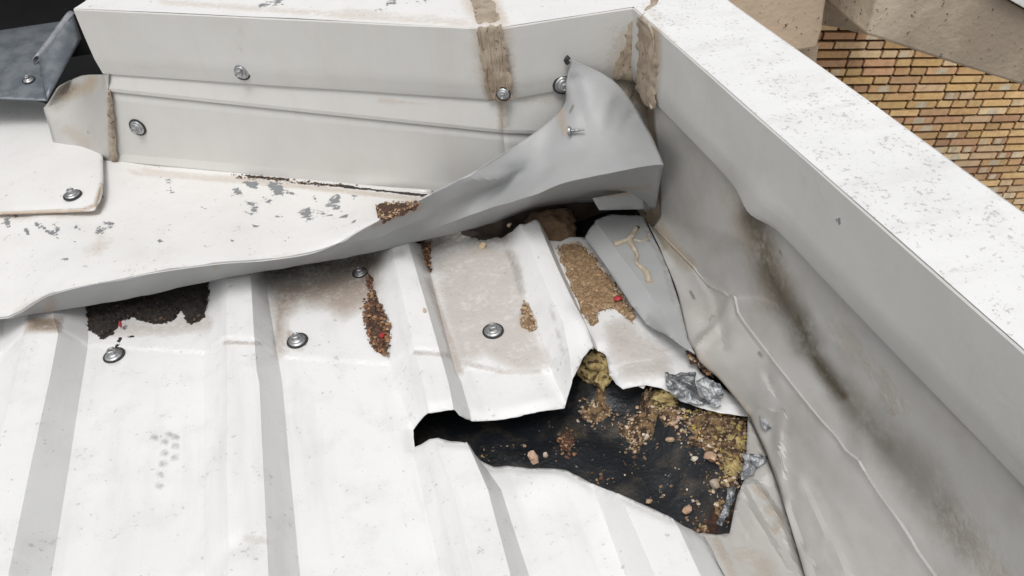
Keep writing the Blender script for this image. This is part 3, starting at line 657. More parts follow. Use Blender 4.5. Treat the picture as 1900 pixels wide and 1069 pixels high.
apm += [(0, 'l', [(188, 340), (200, 345), (190, 400)], 7, .6), (0, 'p', [(700, 385), (740, 375), (800, 372), (760, 395), (715, 412)], 16, .7), (0, 'l', [(240, 318), (450, 335), (800, 372)], 9, .55), (3, 'l', [(440, 326), (600, 342), (815, 366)], 5, .9), (0, 'l', [(190, 435), (195, 450), (170, 470)], 26, .35),
        (0, 'l', [(0, 400), (180, 392), (195, 330)], 14, .45), (0, 'l', [(100, 545), (60, 562), (30, 580)], 14, .3), (0, 'l', [(230, 515), (330, 470), (300, 440)], 50, .12), (0, 'l', [(560, 470), (450, 488), (300, 500)], 10, .2)]
patch('apron_face', [ap_b, ap_m, ap_m2, ap_u], M_apron, 7, 12, pf, thick=.0010, masks=apm, disp=dents(.005, 9))
lipU = ap_u+[(900, 307, .137), (985, 251, .156), (1043, 199, 'w2', .016), (1050, 155, 'w2', .014), (1060, 110, 'w2', .010)]
lipL = ap_l+[(880, 423, .016), (965, 398, .006), (1045, 384, -.008), (1130, 382, -.012), (1216, 386, 'x', .366)]
pos = lambda p: spt(p)
rowsP = []
sail_px = {10: [(940, 296+25, .120), (925, 345, .095), (905, 385, .078)],
           11: [(1000, 285, .140), (998, 322, .125), (985, 362, .122)],
           12: [(1050, 232, 'w2', .046), (1052, 285, 'w2', .076), (1050, 340, .146)],
           13: [(1098, 182, 'w2', .040), (1128, 250, 'w2', .078), (1145, 320, .168)],
           14: [(1142, 153, 'w2', .026), (1199, 233, 'w2', .054), (1231, 305, 'x', .337)]}
G = []
for i, (u, l) in enumerate(zip(lipU, lipL)):
    if i in sail_px: c = [pos(u)]+[pos(p) for p in sail_px[i]]+[pos(l)]
    elif i == 9: a, b = pos(u), pos(l); c = [a, a*.75+b*.25, a*.5+b*.5+np.array([0, 0, .002]), a*.22+b*.78, b]
    else: a, b = pos(u), pos(l); c = [a, a*.75+b*.25, a*.5+b*.5, a*.25+b*.75, b]
    G.append(c)
rowsL = [[G[i][j] for i in range(len(G))] for j in range(5)]
def sail_disp(A):
    n = fbm(A[..., 0]*1.0, A[..., 1]+A[..., 2], 16, 3); w = np.ones(A.shape[:2]); w[0] = 0; w[:, -1] *= .3
    A = A.copy(); A[..., 2] += .003*n*w; A[..., 1] += .004*n*w
    P = proj(A.reshape(-1, 3))
    for ln, r, amt in (([(1050, 250), (1100, 292), (1160, 300), (1228, 292)], 20, .005), ([(1066, 150), (1075, 200), (1105, 270)], 16, -.004), ([(870, 330), (960, 330), (1060, 290)], 18, .004), ([(640, 448), (700, 440), (790, 400)], 14, .003), ([(1130, 180), (1110, 250), (1120, 300)], 18, .004), ([(1175, 215), (1150, 260)], 14, -.004)):
        A[..., 1] -= (amt*np.clip(1-dline(P, ln)/r, 0, 1)).reshape(A.shape[:2])*w
    return A
patch('curled_lip', rowsL, M_lip, 12, 12, pf, thick=.0010, disp=sail_disp, hard_v=(3,), smooth=16,
      masks=[(0, 'l', [(1040, 205), (1044, 230), (1050, 245)], 14, .6), (1, 'l', [(1043, 190), (1048, 165)], 5, .5), (0, 'l', [(780, 385), (730, 405), (690, 420)], 10, .5),
             (0, 'l', [(95, 560), (90, 575)], 20, .55), (0, 'l', [(400, 492), (405, 510)], 5, .6), (2, 'l', [(1064, 195), (1058, 208)], 3.5, .8), (0, 'l', [(1120, 355), (1205, 345)], 8, .5)])

pa_, pb_, pc_ = Pz(700, 411, .103), Pz(800, 360, .119), Pz(700, 352, .070)
gn = np.cross(pb_-pa_, pc_-pa_); gn = gn if gn[2] > 0 else -gn
debris('brown_grit', 'brown gritty debris heaped on the flashing where it starts to curl up', 'debris pile', Plane(pa_+gn/np.linalg.norm(gn)*.001, gn, (1, 0, 0)), None,
       [(699, 384), (725, 378), (760, 376), (785, 377), (765, 387), (740, 398), (716, 411), (703, 406)], M_soild, .005, 260, (.0009, .0030), TAN+RUST, spill=3)
tag(grains('leaf_litter', np.array([spt(mixp((430+i*3.1+rng.uniform(-3, 3), 322+i*.30, .056), (430+i*3.1, 330+i*.30, .058), rng.random())) for i in range(125)]), (.0008, .0028), RUST+TAN[:3], flat=.6), 'thin line of leaf litter trapped under the lower edge of the wall flashing', 'litter', kind='stuff')
tp0 = Pn(1056, 112, W2.p0+W2.n*.012, W2.n)
tube('rubber_tip', [tp0+np.array(v) for v in ((.000, 0, .0045), (-.0035, 0, .001), (-.0015, 0, -.0035))], .0028, M_rubber, pf)
tag(tube('wire_stub', [Pn(a, b, W2.p0+W2.n*.006, W2.n) for a, b in ((1174, 157), (1172, 170), (1169, 185), (1168, 200))], .0011, M_steel), 'thin grey wire stub on the sealant behind the curled flashing', 'wire')

# loose screw poking through the sail, broken strap with its screw below it
sn = np.array([.25, -.9, .35]); 
def spike(P, d, label, L=.016):
    root = empty('loose_screw', (0, 0, 0), label, 'screw')
    rings = [(.0052, -.001), (.0056, .0005), (.0050, .0020)]; lathe('flange', rings, M_steel, root, 16)
    sh = [(.0022, .002)]; k = 9
    for i in range(k): z = .002+L*(i+.5)/k; r = .0023*(1-.45*i/k); sh += [(r*.72, z-L*.25/k), (r*1.15, z), (r*.72, z+L*.25/k)]
    sh.append((.0002, .002+L*1.12)); lathe('thread', sh, M_steel, root, 12, 25)
    root.location = P; root.rotation_mode = 'QUATERNION'; root.rotation_quaternion = Vector(d).normalized().to_track_quat('Z', 'Y'); return root
ps = Pn(1056, 243, W2.p0+W2.n*.062, W2.n)
spike(ps, (.70, -.38, .12), 'loose rusty screw sticking out sideways from the curled flashing', .015)
st = empty('broken_strap', tuple(Pz(1150, 370, .05)), 'bent grey metal strap hanging in the dark gap under the curled flashing', 'strap')
pl_s = Plane(Pz(1160, 388, .045)+np.array([0, -.012, 0]), (0, -1, .25), (1, 0, 0))
sheet('plate', pl_s, [(1099, 368), (1150, 359), (1206, 349), (1212, 352), (1209, 388), (1112, 390)], M_lip, step=.006, parent=st, thick=.001,
      masks=[(0, 'l', [(1130, 362), (1208, 350)], 7, .9)])
spike(Pn(1196, 366, pl_s.p0+pl_s.n*.002, pl_s.n), (.02, -.2, -1), 'thin screw hanging down from the broken strap under the curl', .016)

# ------------------------------------------------------------------ back wall flashing under the coping (straight run)
band = empty('wall_flashing', tuple(pA), 'grey sheet flashing band with a folded seam under the straight run of the coping', 'flashing')
def strip(name, pl, rows, mat, parent, masks=None, n=14, thick=.0012, join=None):
    """rows: list of ((px,py),(px,py),offset) left/right ends of each horizontal crease"""
    R = []
    for (a, b, d) in rows:
        A = pl.P(pl.uv(*a, d), d)[0]; B = pl.P(pl.uv(*b, d), d)[0]
        if join == 'end': B[:2] = isect(W1, W2, d, d)
        if join == 'start': A[:2] = isect(W1, W2, d, d)
        R.append([A+(B-A)*k/n for k in range(n+1)])
    V = []; Fc = []; sub = 6
    for j in range(len(R)-1):
        m = sub if j < len(R)-2 else sub+1
        for s_ in range(m): V += [R[j][k]+(R[j+1][k]-R[j][k])*s_/sub for k in range(n+1)]
    nr = len(V)//(n+1)
    for j in range(nr-1):
        for k in range(n): a = j*(n+1)+k; Fc.append((a, a+1, a+n+2, a+n+1))
    return mkobj(name, V, Fc, mat, parent, thick, 12, masks)
bmk = [(0, 'l', [(930, 190), (936, 235)], 12, .8), (2, 'l', [(926, 195), (929, 225)], 5, .6), (2, 'l', [(940, 192), (942, 240)], 4, .5), (0, 'l', [(700, 185), (930, 195), (1040, 180)], 7, .3), (0, 'l', [(205, 170), (208, 290)], 10, .5)]
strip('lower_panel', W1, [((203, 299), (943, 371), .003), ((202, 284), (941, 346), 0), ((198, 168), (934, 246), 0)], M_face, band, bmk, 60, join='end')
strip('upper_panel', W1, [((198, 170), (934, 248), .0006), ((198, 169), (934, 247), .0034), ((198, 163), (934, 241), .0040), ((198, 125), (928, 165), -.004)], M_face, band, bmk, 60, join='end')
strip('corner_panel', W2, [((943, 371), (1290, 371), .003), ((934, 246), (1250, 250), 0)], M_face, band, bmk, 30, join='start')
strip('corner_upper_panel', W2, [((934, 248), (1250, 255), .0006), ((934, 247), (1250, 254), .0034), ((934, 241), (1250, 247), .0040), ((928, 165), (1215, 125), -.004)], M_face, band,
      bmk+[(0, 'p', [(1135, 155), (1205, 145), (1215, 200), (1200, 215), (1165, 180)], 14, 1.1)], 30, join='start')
# sealant and screw head on band left end, end cap
cap = empty('end_cap', tuple(Pz(200, 300, .05)), 'scuffed grey folded metal end cap left of the wall flashing under the dark tray', 'end cap')
cpR = [W1.P(W1.uv(a, b, d), d)[0] for a, b, d in ((205, 302, .005), (202, 215, .005), (200, 168, .005), (200, 138, .004))]
cpB = [W1.P(W1.uv(a, b, d), d)[0] for a, b, d in ((238, 306, .006), (208, 296, .006))]
G2 = [[Pz(106, 290, .052), Pz(160, 297, .052), cpR[0]], [Pz(92, 240, .075), Pz(150, 225, .092), cpR[1]], [Pz(80, 200, .100), Pz(140, 178, .112), cpR[2]], [Pz(112, 160, .125), Pz(150, 141, .128), cpR[3]]]
patch('cap_face', G2, M_base, 8, 6, cap, thick=.0012, smooth=30, hard_v=(2,), disp=dents(.003, 30),
      masks=[(0, 'l', [(120, 175), (165, 160), (170, 150)], 22, .8), (2, 'l', [(100, 190), (130, 160)], 26, .6), (1, 'l', [(140, 235), (165, 245)], 12, .45), (0, 'l', [(125, 240), (160, 265)], 22, .4), (0, 'l', [(110, 275), (200, 298)], 8, .3)], flip=True)
tag(sheet('sealant_line', W1.off(.006), rough([(198, 168), (204, 168), (211, 220), (214, 270), (217, 301), (204, 299), (200, 250)], 2, 4, step=5), M_seal, step=.003, parent=None, edge_h=lambda d, V: .003*sm(d/.003)-.002*(d < 1e-6)),
    'thin brown sealant line between the scuffed end cap and the grey flashing', 'sealant')

# ------------------------------------------------------------------ coping
cop = empty('wall_coping', tuple(Pn(930, 190, W1.p0, W1.n)), 'pale grey metal wall coping running along the back and turning down the right side', 'coping')
FO = .006
cm = [(2, 'l', [(934, 90), (938, 160)], 10, .6), (2, 'l', [(895, 60), (905, 180)], 4, .4), (0, 'p', [(876, 50), (942, 45), (952, 130), (957, 185), (905, 192), (888, 130)], 22, .6), (0, 'l', [(450, 20), (446, 110)], 8, .22), (0, 'l', [(947, 110), (950, 175)], 14, .25),
      (0, 'p', [(1140, 60), (1200, 50), (1200, 150), (1130, 150)], 34, .5)]
zb = W1.P(W1.uv(930, 190, FO), FO)[0][2]
def run(pl, u0, u1, d_face, seed, name, masks, inward=True):
    prof = [(ZT-.0010, d_face-.008), (ZT-.0006, d_face-.0012), (ZT-.0018, d_face), (zb+.022, d_face), (zb+.002, d_face-.0034), (zb, d_face-.004), (zb, d_face-.012)]
    n = max(8, int(abs(u1-u0)/.008)); V = []; Fc = []; rows = []
    for j, (z, d) in enumerate(prof):
        m = 8 if j == 2 else (3 if j == 3 else 1)
        for s_ in range(m):
            if j+1 < len(prof): z2, d2 = prof[j+1]
            else: z2, d2 = z, d
            rows.append((z+(z2-z)*s_/m, d+(d2-d)*s_/m))
    for z, d in rows:
        for k in range(n+1):
            u = u0+(u1-u0)*k/n; P = pl.P([[u, 0]], d)[0]; P[2] = z
            P = P+pl.n*.0012*float(vnoise(u*14+seed, z*20)); V.append(P)
    for j in range(len(rows)-1):
        for k in range(n): a = j*(n+1)+k; Fc.append((a, a+1, a+n+2, a+n+1))
    o = mkobj(name, V, Fc, M_face, cop, 0, 14, masks); 
    return o
def u_of(pl, px, py, d=0): return pl.uv(px, py, d)[0]
uw = W1.n*FO+W1.p0
# corner points in plan, from the three face planes
c12 = isect(W1, W2, FO, FO); c23 = isect(W2, W3, FO, 0)
def uu(pl, xy): return float(np.dot(np.array([xy[0], xy[1], pl.p0[2]])-pl.p0, pl.u))
uL = u_of(W1, 158, 70, FO)
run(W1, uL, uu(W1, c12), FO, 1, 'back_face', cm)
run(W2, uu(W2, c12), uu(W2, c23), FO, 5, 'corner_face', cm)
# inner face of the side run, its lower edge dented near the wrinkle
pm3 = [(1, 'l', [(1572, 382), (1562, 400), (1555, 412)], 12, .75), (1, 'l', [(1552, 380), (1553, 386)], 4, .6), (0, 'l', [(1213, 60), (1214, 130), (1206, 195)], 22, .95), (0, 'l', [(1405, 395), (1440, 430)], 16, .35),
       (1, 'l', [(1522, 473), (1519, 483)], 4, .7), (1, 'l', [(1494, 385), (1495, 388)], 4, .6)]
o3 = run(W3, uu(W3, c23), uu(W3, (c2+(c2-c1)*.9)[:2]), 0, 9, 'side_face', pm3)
for v in o3.data.vertices:
    co = np.array(v.co)+np.array(cop.location)*0; P = proj(co)[0]
    g = math.exp(-((P[0]-1392)/38)**2-((P[1]-392)/38)**2); g2 = math.exp(-((P[0]-1310)/30)**2-((P[1]-315)/30)**2)
    v.co = v.co-Vector(W3.n)*0+Vector((-.006*g-.003*g2, 0, -.007*g+.004*g2))
# tops
def poly_top(name, xy, masks, mat=M_cope, dz=0, step=.009):
    return sheet(name, Plane((0, 0, ZT+dz), (0, 0, 1), (1, 0, 0)), xy, mat, h=lambda x, y: .0012*fbm(x, y, 8, 2), step=step, parent=cop, world_outline=True, masks=masks, smooth=60)
bk = .16
e1 = W1.P([[uL, 0]], FO-.0012)[0][:2]; c12t = isect(W1, W2, FO-.0012, FO-.0012); c23t = isect(W2, W3, FO-.0012, -.0012)
c12b = isect(W1, W2, FO-bk, FO-bk)
so1 = Pz(1350, 0, ZT); so2 = Pz(1900, 395, ZT); sdv = (so2-so1)/np.linalg.norm(so2-so1); O3 = Plane(so1, (-sdv[1], sdv[0], 0), sdv)
c23b = isect(W2, O3, FO-bk, 0)
tm = [(1, 'l', [(485, 10), (520, 5)], 20, .55), (1, 'l', [(560, 14), (600, 8)], 14, .5), (1, 'l', [(720, 4), (735, 2)], 14, .6), (1, 'l', [(780, 4), (790, 3)], 12, .6), (1, 'l', [(690, 20), (705, 17)], 9, .6), (1, 'l', [(640, 18), (650, 20)], 8, .5), (0, 'l', [(300, 4), (880, 46)], 12, .35), (0, 'p', [(860, 0), (918, 0), (938, 42), (890, 45)], 22, .9), (0, 'l', [(1188, 26), (1215, 2)], 16, .8), (0, 'l', [(640, 20), (880, 44)], 16, .3)]
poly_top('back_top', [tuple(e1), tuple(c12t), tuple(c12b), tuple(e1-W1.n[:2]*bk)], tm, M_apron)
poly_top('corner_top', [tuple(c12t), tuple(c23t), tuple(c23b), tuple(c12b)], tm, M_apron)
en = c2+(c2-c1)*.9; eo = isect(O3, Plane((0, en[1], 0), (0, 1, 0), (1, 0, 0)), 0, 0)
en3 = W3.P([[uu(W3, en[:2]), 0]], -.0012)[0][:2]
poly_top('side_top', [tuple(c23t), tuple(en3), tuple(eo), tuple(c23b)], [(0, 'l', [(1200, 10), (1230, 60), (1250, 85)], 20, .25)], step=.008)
# outer drip of the side run
ou = [uu(O3, c23b), uu(O3, eo)]; sg = 1 if O3.n[0] > 0 else -1
V = []; 
for z, d in ((ZT+.0004, -.001), (ZT-.003, .001), (ZT-.09, .001)):
    for k in range(21):
        P = O3.P([[ou[0]+(ou[1]-ou[0])*k/20, 0]], d*sg)[0]; P[2] = z; V.append(P)
mkobj('outer_face', V, [(j*21+k, j*21+k+1, (j+1)*21+k+1, (j+1)*21+k) for j in range(2) for k in range(20)], M_face, cop, smooth=20, masks=[])
# sealant smears on the coping
def wr(pl): return lambda x, y: .0020*np.abs(fbm(x*1.0+.02*fbm(x, y, 20, 2), y*.22, 150, 3))+.0007*fbm(x, y, 50, 2)
def smear(label, pl, poly, seed, hh=.0007, mat=M_seal):
    f = wr(pl)
    return tag(sheet('sealant_smear', pl, rough(poly, 5, seed, step=4), mat, step=.0022,
               edge_h=lambda d, V: (hh+f(V[:, 0], V[:, 1]))*sm(d/.009)-.0010*(d < 1e-6)+.0002), label, 'sealant', None)
smear('wrinkled brown sealant strip down the bend of the back coping face', W1.off(FO), [(884, 50), (930, 47), (936, 90), (944, 130), (952, 186), (935, 193), (905, 189), (898, 150), (892, 110)], 1)
_sp = bpy.data.objects[[o.name for o in bpy.data.objects if o.name.startswith('sealant_smear')][0]]; _pl = W1.off(FO)
for xs, r_ in ((( 890, 893, 902, 903, 912), .0011), ((901, 908, 910, 920, 918), .0015), ((914, 917, 926, 924, 934), .0012), ((925, 930, 931, 940, 944), .0010)):
    tube('ridge', [_pl.P(_pl.uv(x_, y_, .0010), .0010)[0] for x_, y_ in zip(xs, (58, 90, 122, 155, 183))], r_, M_seal, _sp, rfun=lambda t: .75+.5*math.sin(t*3.1)+.2*math.sin(t*17))
smear('brown sealant blob over the coping top at the bend, meeting the wrinkled strip', Plane((0, 0, ZT), (0, 0, 1), (1, 0, 0)), [(862, -20), (905, -20), (918, 10), (932, 40), (905, 44), (886, 43), (880, 20)], 2)
smear('thick brown sealant plug in the inner corner where the coping turns', W2.off(FO), [(1160, 40), (1183, 28), (1182, 90), (1180, 150), (1150, 151), (1138, 146), (1144, 110), (1156, 80)], 3, .0016)
smear('brown sealant fillet down the corner edge of the side coping face', W3, [(1183, 28), (1200, 38), (1216, 58), (1221, 110), (1217, 180), (1213, 206), (1196, 192), (1180, 165), (1181, 90)], 5, .002)
_s3 = sorted([o for o in bpy.data.objects if o.name.startswith('sealant_smear')], key=lambda o: o.name)[-1]
tube('bead', [W3.P(W3.uv(x_, y_, .001), .001)[0] for x_, y_ in ((1186, 32), (1206, 50), (1213, 80), (1211, 120), (1204, 150), (1203, 180), (1210, 202))], .0020, M_seal, _s3, rfun=lambda t: .9+.3*math.sin(t*13))
smear('brown sealant under the coping in the dark corner behind the curled flashing', W2.off(-.003), [(1150, 158), (1200, 150), (1206, 175), (1210, 215), (1195, 240), (1178, 200), (1165, 180)], 8, .002)
smear('thin brown sealant seam across the coping top at the inner corner', Plane((0, 0, ZT), (0, 0, 1), (1, 0, 0)), [(1186, 30), (1193, 32), (1222, 0), (1215, -12), (1208, 0)], 6, .002)

# ------------------------------------------------------------------ base flashing of the side wall
def under_lip(px, py):
    P = W3.P(W3.uv(px, py, -.0075), -.0075)[0]; P[2] = zb+.012; return P
L = [under_lip(*p) for p in ((1206, 212), (1300, 305), (1395, 402), (1450, 462), (1560, 574), (1687, 704), (1790, 809), (1910, 934), (2080, 1110))]
V_ = [(1224, 396, .045), (1300, 415, 'x', .3655), (1400, 462, 'x', .3655), (1450, 540, 'x', .368), (1503, 632, 'x', .368), (1578, 742, 'x', .368), (1690, 872, 'x', .368), (1835, 1035, 'x', .369), (1990, 1210, 'x', .369)]
K = [(1211, 420, .033), (1262, 473, .045), (1310, 520, .058), (1356, 570, .066), (1402, 628, .072), (1465, 710, .076), (1560, 830, .076), (1735, 1072, .076), (1860, 1255, .076)]
E_ = [(1203, 412, .031), (1229, 472, .030), (1247, 520, .029), (1262, 568, .028), (1288, 657, .026), (1342, 712, .020), (1408, 808, .016), (1475, 1000, .013), (1530, 1200, .013)]
def mid3(a, b, t, d=(0, 0, 0)): return spt(a)*(1-t)+spt(b)*t+np.array(d)
VK = [mid3(a, b, .5, (.003, 0, .003)) for a, b in zip(V_, K)]; KE = [mid3(a, b, .5, (0, 0, -.004)) for a, b in zip(K, E_)]
LV = [mid3(a, b, .5, (.002, 0, 0)) for a, b in zip(L, V_)]
def bdisp(A):
    A = A.copy(); n = fbm(A[..., 0]*.8, A[..., 1]+A[..., 2], 11, 3); w = np.ones(A.shape[:2]); w[0] = 0
    A[..., 2] += .0060*n*w; A[..., 0] -= .004*n*w; A[44, :, 2] += .0018; A[44, :, 0] -= .001
    P = proj(A.reshape(-1, 3)).reshape(A.shape[0], A.shape[1], 2)
    for (a, b, r, amt) in ((1345, 560, 30, .004), (1320, 600, 26, -.004), (1440, 790, 24, -.005), (1425, 740, 26, .004), (1490, 640, 22, .005), (1550, 700, 26, -.004), (1500, 560, 35, -.004), (1600, 880, 40, .003), (1620, 620, 40, .003), (1530, 830, 30, .003), (1465, 860, 22, -.003)):
        A[..., 2] += 1.9*amt*np.exp(-((P[..., 0]-a)/r)**2-((P[..., 1]-b)/r)**2)
    for ln, r, amt in (([(1356, 572), (1322, 610), (1290, 652)], 16, .007), ([(1356, 572), (1400, 562), (1440, 575)], 14, .006), ([(1300, 500), (1330, 560), (1345, 640)], 14, -.005), ([(1402, 770), (1448, 773)], 12, .010), ([(1448, 773), (1444, 820), (1448, 880)], 11, .008),
                       ([(1425, 690), (1440, 740), (1400, 760)], 14, -.006), ([(1560, 724), (1600, 800), (1590, 860)], 24, .005), ([(1500, 560), (1520, 620), (1560, 650)], 18, .005), ([(1690, 990), (1620, 930), (1560, 900)], 30, .004), ([(1480, 900), (1520, 980), (1570, 1069)], 16, .005), ([(1470, 940), (1490, 1000), (1530, 1069)], 10, -.006)):
        d = dline(P.reshape(-1, 2), ln).reshape(P.shape[:2]); A[..., 2] += amt*np.clip(1-d/r, 0, 1)
    return A
bm_masks = [(2, 'l', [(1395, 405), (1415, 450), (1432, 510), (1455, 555), (1480, 590), (1500, 640)], 46, .85), (2, 'l', [(1480, 590), (1510, 660), (1545, 710), (1565, 735)], 30, .95), (2, 'l', [(1560, 725), (1600, 775), (1650, 830)], 46, .6), (2, 'l', [(1620, 790), (1690, 866), (1750, 940)], 75, .45), (2, 'l', [(1425, 500), (1470, 585), (1500, 640), (1556, 720)], 13, .9), (0, 'l', [(1640, 690), (1660, 760)], 30, .3), (0, 'l', [(1540, 600), (1600, 660), (1680, 760)], 40, .22),
            (2, 'l', [(1600, 800), (1680, 880), (1740, 940), (1790, 1010)], 60, .32), (0, 'l', [(1380, 380), (1400, 450), (1440, 540)], 70, .45), (2, 'l', [(1440, 560), (1462, 600), (1480, 630)], 12, .5),
            (0, 'l', [(1760, 960), (1850, 1069)], 60, .3), (0, 'l', [(1212, 405), (1240, 450), (1280, 490)], 22, .7), (2, 'l', [(1205, 405), (1232, 460)], 10, .4), (2, 'l', [(1390, 775), (1425, 850), (1455, 930)], 10, .5),
            (0, 'l', [(1330, 540), (1300, 620)], 40, .18), (2, 'l', [(1281, 541), (1288, 554)], 4, .8), (2, 'l', [(1316, 592), (1323, 588)], 3.5, .8), (2, 'l', [(1408, 655), (1414, 662)], 4, .7), (1, 'l', [(1545, 1025), (1548, 1029)], 5, .7), (2, 'l', [(1505, 880), (1560, 960), (1600, 1069)], 10, .10),
            (2, 'l', [(1448, 468), (1450, 472)], 4, .9), (2, 'l', [(1630, 815), (1632, 818)], 4, .8), (0, 'l', [(1290, 655), (1330, 700), (1390, 770)], 14, .5)]
bf = patch('base_flashing', [L, LV, V_, VK, K, KE, E_], M_base, 16, 11, None, thick=.0010, masks=bm_masks, disp=bdisp, hard_v=(2, 4), smooth=24)
tag(bf, 'dirty crumpled grey base flashing below the side coping, stained along its valley', 'flashing')

# pale dirty folded piece between the rip and the base flashing
def scrap_h(x, y):
    pt = np.stack([np.ravel(x), np.ravel(y)], 1); z = np.full(len(pt), .005)
    for ln, r, a in (([(1371, 905), (1401, 972), (1428, 1012), (1475, 1085)], .011, .009), ([(1400, 900), (1440, 960), (1462, 1020), (1490, 1080)], .008, .006), ([(1392, 790), (1412, 850), (1425, 880)], .012, .006)):
        z += a*np.clip(1-dline(pt, [Pz(p[0], p[1], .008)[:2] for p in ln])/r, 0, 1)
    return z.reshape(np.shape(x))+.002*fbm(x, y, 40, 2)
SC = [(1388, 768), (1400, 775), (1418, 800), (1440, 845), (1462, 920), (1482, 1000), (1520, 1090), (1570, 1240), (1430, 1240), (1385, 1120), (1345, 1069), (1318, 1015), (1302, 988), (1330, 992), (1353, 990), (1361, 955), (1368, 920), (1384, 884), (1384, 850), (1386, 805)]
tag(sheet('folded_sheet', XY, rough(SC, .8, 9), M_base, h=scrap_h, step=.0035, thick=.0009, smooth=12,
      masks=[(0, 'l', [(1400, 905), (1420, 920)], 14, .6), (0, 'l', [(1425, 945), (1450, 960), (1440, 985)], 18, .5), (0, 'l', [(1380, 1030), (1410, 1040), (1420, 1069)], 34, .35), (1, 'l', [(1325, 1015), (1345, 1040)], 10, .45), (2, 'l', [(1425, 850), (1455, 930), (1472, 1000), (1500, 1069)], 7, .7), (0, 'l', [(1330, 1005), (1360, 1069)], 14, .5)]),
    'pale dirt streaked folded sheet metal between the rip and the base flashing', 'metal sheet')

# ------------------------------------------------------------------ overlay plate, dark tray
ap_plane = Plane(Pz(0, 395, .052), np.cross(Pz(170, 388, .053)-Pz(0, 395, .052), Pz(60, 250, .056)-Pz(0, 395, .052)), (1, 0, 0))
if ap_plane.n[2] < 0: ap_plane = Plane(ap_plane.p0, -ap_plane.n, (1, 0, 0))
PR = [[(-200, 150, .056), (-60, 160, .057), (20, 180, .058), (90, 195, .058), (160, 255, .061), (191, 288, .064)],
      [(-200, 280, .056), (-60, 285, .057), (20, 290, .060), (90, 300, .065), (163, 322, .071), (191, 338, .073)],
      [(-200, 375, .056), (-60, 372, .057), (20, 374, .060), (90, 368, .067), (162, 368, .073), (186, 367, .075)],
      [(-200, 402, .055), (-60, 397, .056), (20, 396, .059), (90, 394, .065), (158, 391, .0725), (175, 388, .074)]]
ov = patch('cover_plate', PR, M_apron, 6, 6, None, thick=.0022, masks=[(0, 'l', [(0, 397), (150, 391), (176, 382), (188, 345)], 7, .9), (2, 'l', [(189, 300), (189, 345), (178, 382)], 3, .7), (2, 'l', [(24, 372), (30, 368)], 4, .6)])
tag(ov, 'flat off-white cover plate with rounded corner lying under the dark tray, fixed with one screw', 'plate')
tr = empty('dark_tray', tuple(Pz(60, 180, .11)), 'dark slate metal tray end with one raised side and scuffed paint, beside the coping end', 'tray')
tp_ = Plane(Pz(60, 185, .110), (0, -.22, 1), (1, 0, 0))
sheet('tray_floor', tp_, [(-260, 176), (-80, 180), (0, 183), (88, 187), (78, 112), (135, 30), (128, -40), (-260, -60)], M_tray, step=.006, parent=tr, thick=.0016, masks=None, smooth=30,
      edge_h=lambda d, V: .001*fbm(V[:, 0], V[:, 1], 20, 2))
f0 = tp_.P(tp_.uv(88, 187))[0]; f1 = tp_.P(tp_.uv(150, 72))[0]; up = np.array([-.004, 0, .040])
g0 = Pz(72, 108, f0[2]+.030); g1 = Pz(134, 24, f1[2]+.034)
flg = [[f0, (f0+f1)/2, f1], [(f0+g0)/2, (f0+g0+f1+g1)/4, (f1+g1)/2], [g0, (g0+g1)/2, g1]]
patch('tray_side', [[np.array(p) for p in r] for r in flg], M_tray, 4, 3, tr, thick=.0016)
hm = np.array([-.010, 0, -.002]); hm2 = np.array([.004, .001, -.001])
patch('tray_hem', [[g0+hm2, (g0+g1)/2+hm2, g1+hm2], [g0+np.array([-.002, 0, .003]), (g0+g1)/2+np.array([-.002, 0, .003]), g1+np.array([-.002, 0, .003])], [g0+hm, (g0+g1)/2+hm, g1+hm], [g0+hm+np.array([0, 0, -.006]), (g0+g1)/2+hm+np.array([0, 0, -.006]), g1+hm+np.array([0, 0, -.006])]], M_trayp, 4, 3, tr, thick=.0012)
# black housing the tray comes out of
hb = empty('vent_housing', tuple(Pz(60, 60, .13)), 'black opening of the housing above the dark tray in the top left corner', 'housing')
p1 = tp_.P(tp_.uv(40, 78))[0]
prism('hood', XY, [(p1[0]-.5, p1[1]-.02), (p1[0]+.10, p1[1]-.02), (p1[0]+.10, p1[1]+.5), (p1[0]-.5, p1[1]+.5)], .34, .31, M_black, hb)
prism('back_panel', XY, [(p1[0]-.5, p1[1]+.04), (p1[0]+.10, p1[1]+.04), (p1[0]+.10, p1[1]+.06), (p1[0]-.5, p1[1]+.06)], .309, .09, M_black, hb)
tag(lump('sealant_lump', 126, 10, .17, .017, simple('grey_sealant', (.34, .34, .33), (.22, .22, .21), 60, .7), .5, (1, .6, .8), 4), 'lumpy grey sealant blob between the black opening and the coping end', 'sealant')

# ------------------------------------------------------------------ screws
def wall_screw(a, b, pl, d, label, s=1, g='screws on the upright flashings'): P = pl.P(pl.uv(a, b, d), d)[0]; return screw(P, pl.n, label, s, group=g)
def roof_screw(a, b, label, s=1, hf=roof_h, tilt=.05, g='screws on the roof sheet'):
    uv = hit(XY, hf, a, b); return screw((uv[0], uv[1], float(hf(uv[0], uv[1]))-.0004), (0, 0, 1), label, s, tilt=tilt, group=g)
roof_screw(212, 660, 'hex screw on the roof sheet below the black litter, left of the second rib')
roof_screw(552, 633, 'hex screw with rusty stain on the roof sheet between the second and third rib')
roof_screw(915, 615, 'hex screw on the stained roof sheet between the third and fourth rib')
roof_screw(668, 507, 'dusty shaded screw under the lip of the flashing at the top of the rusty litter', .8)
wall_screw(449, 131, W1, FO-.003, 'shiny hex screw low on the straight back coping face')
wall_screw(256, 236, W1, 0, 'hex screw near the left end of the lower flashing panel')
wall_screw(1044, 156, W2, FO-.003, 'shiny hex screw on the coping touching the edge of the curled flashing')
wall_screw(934, 174, W1, FO, 'small screw half buried in the wrinkled brown sealant strip', .72)
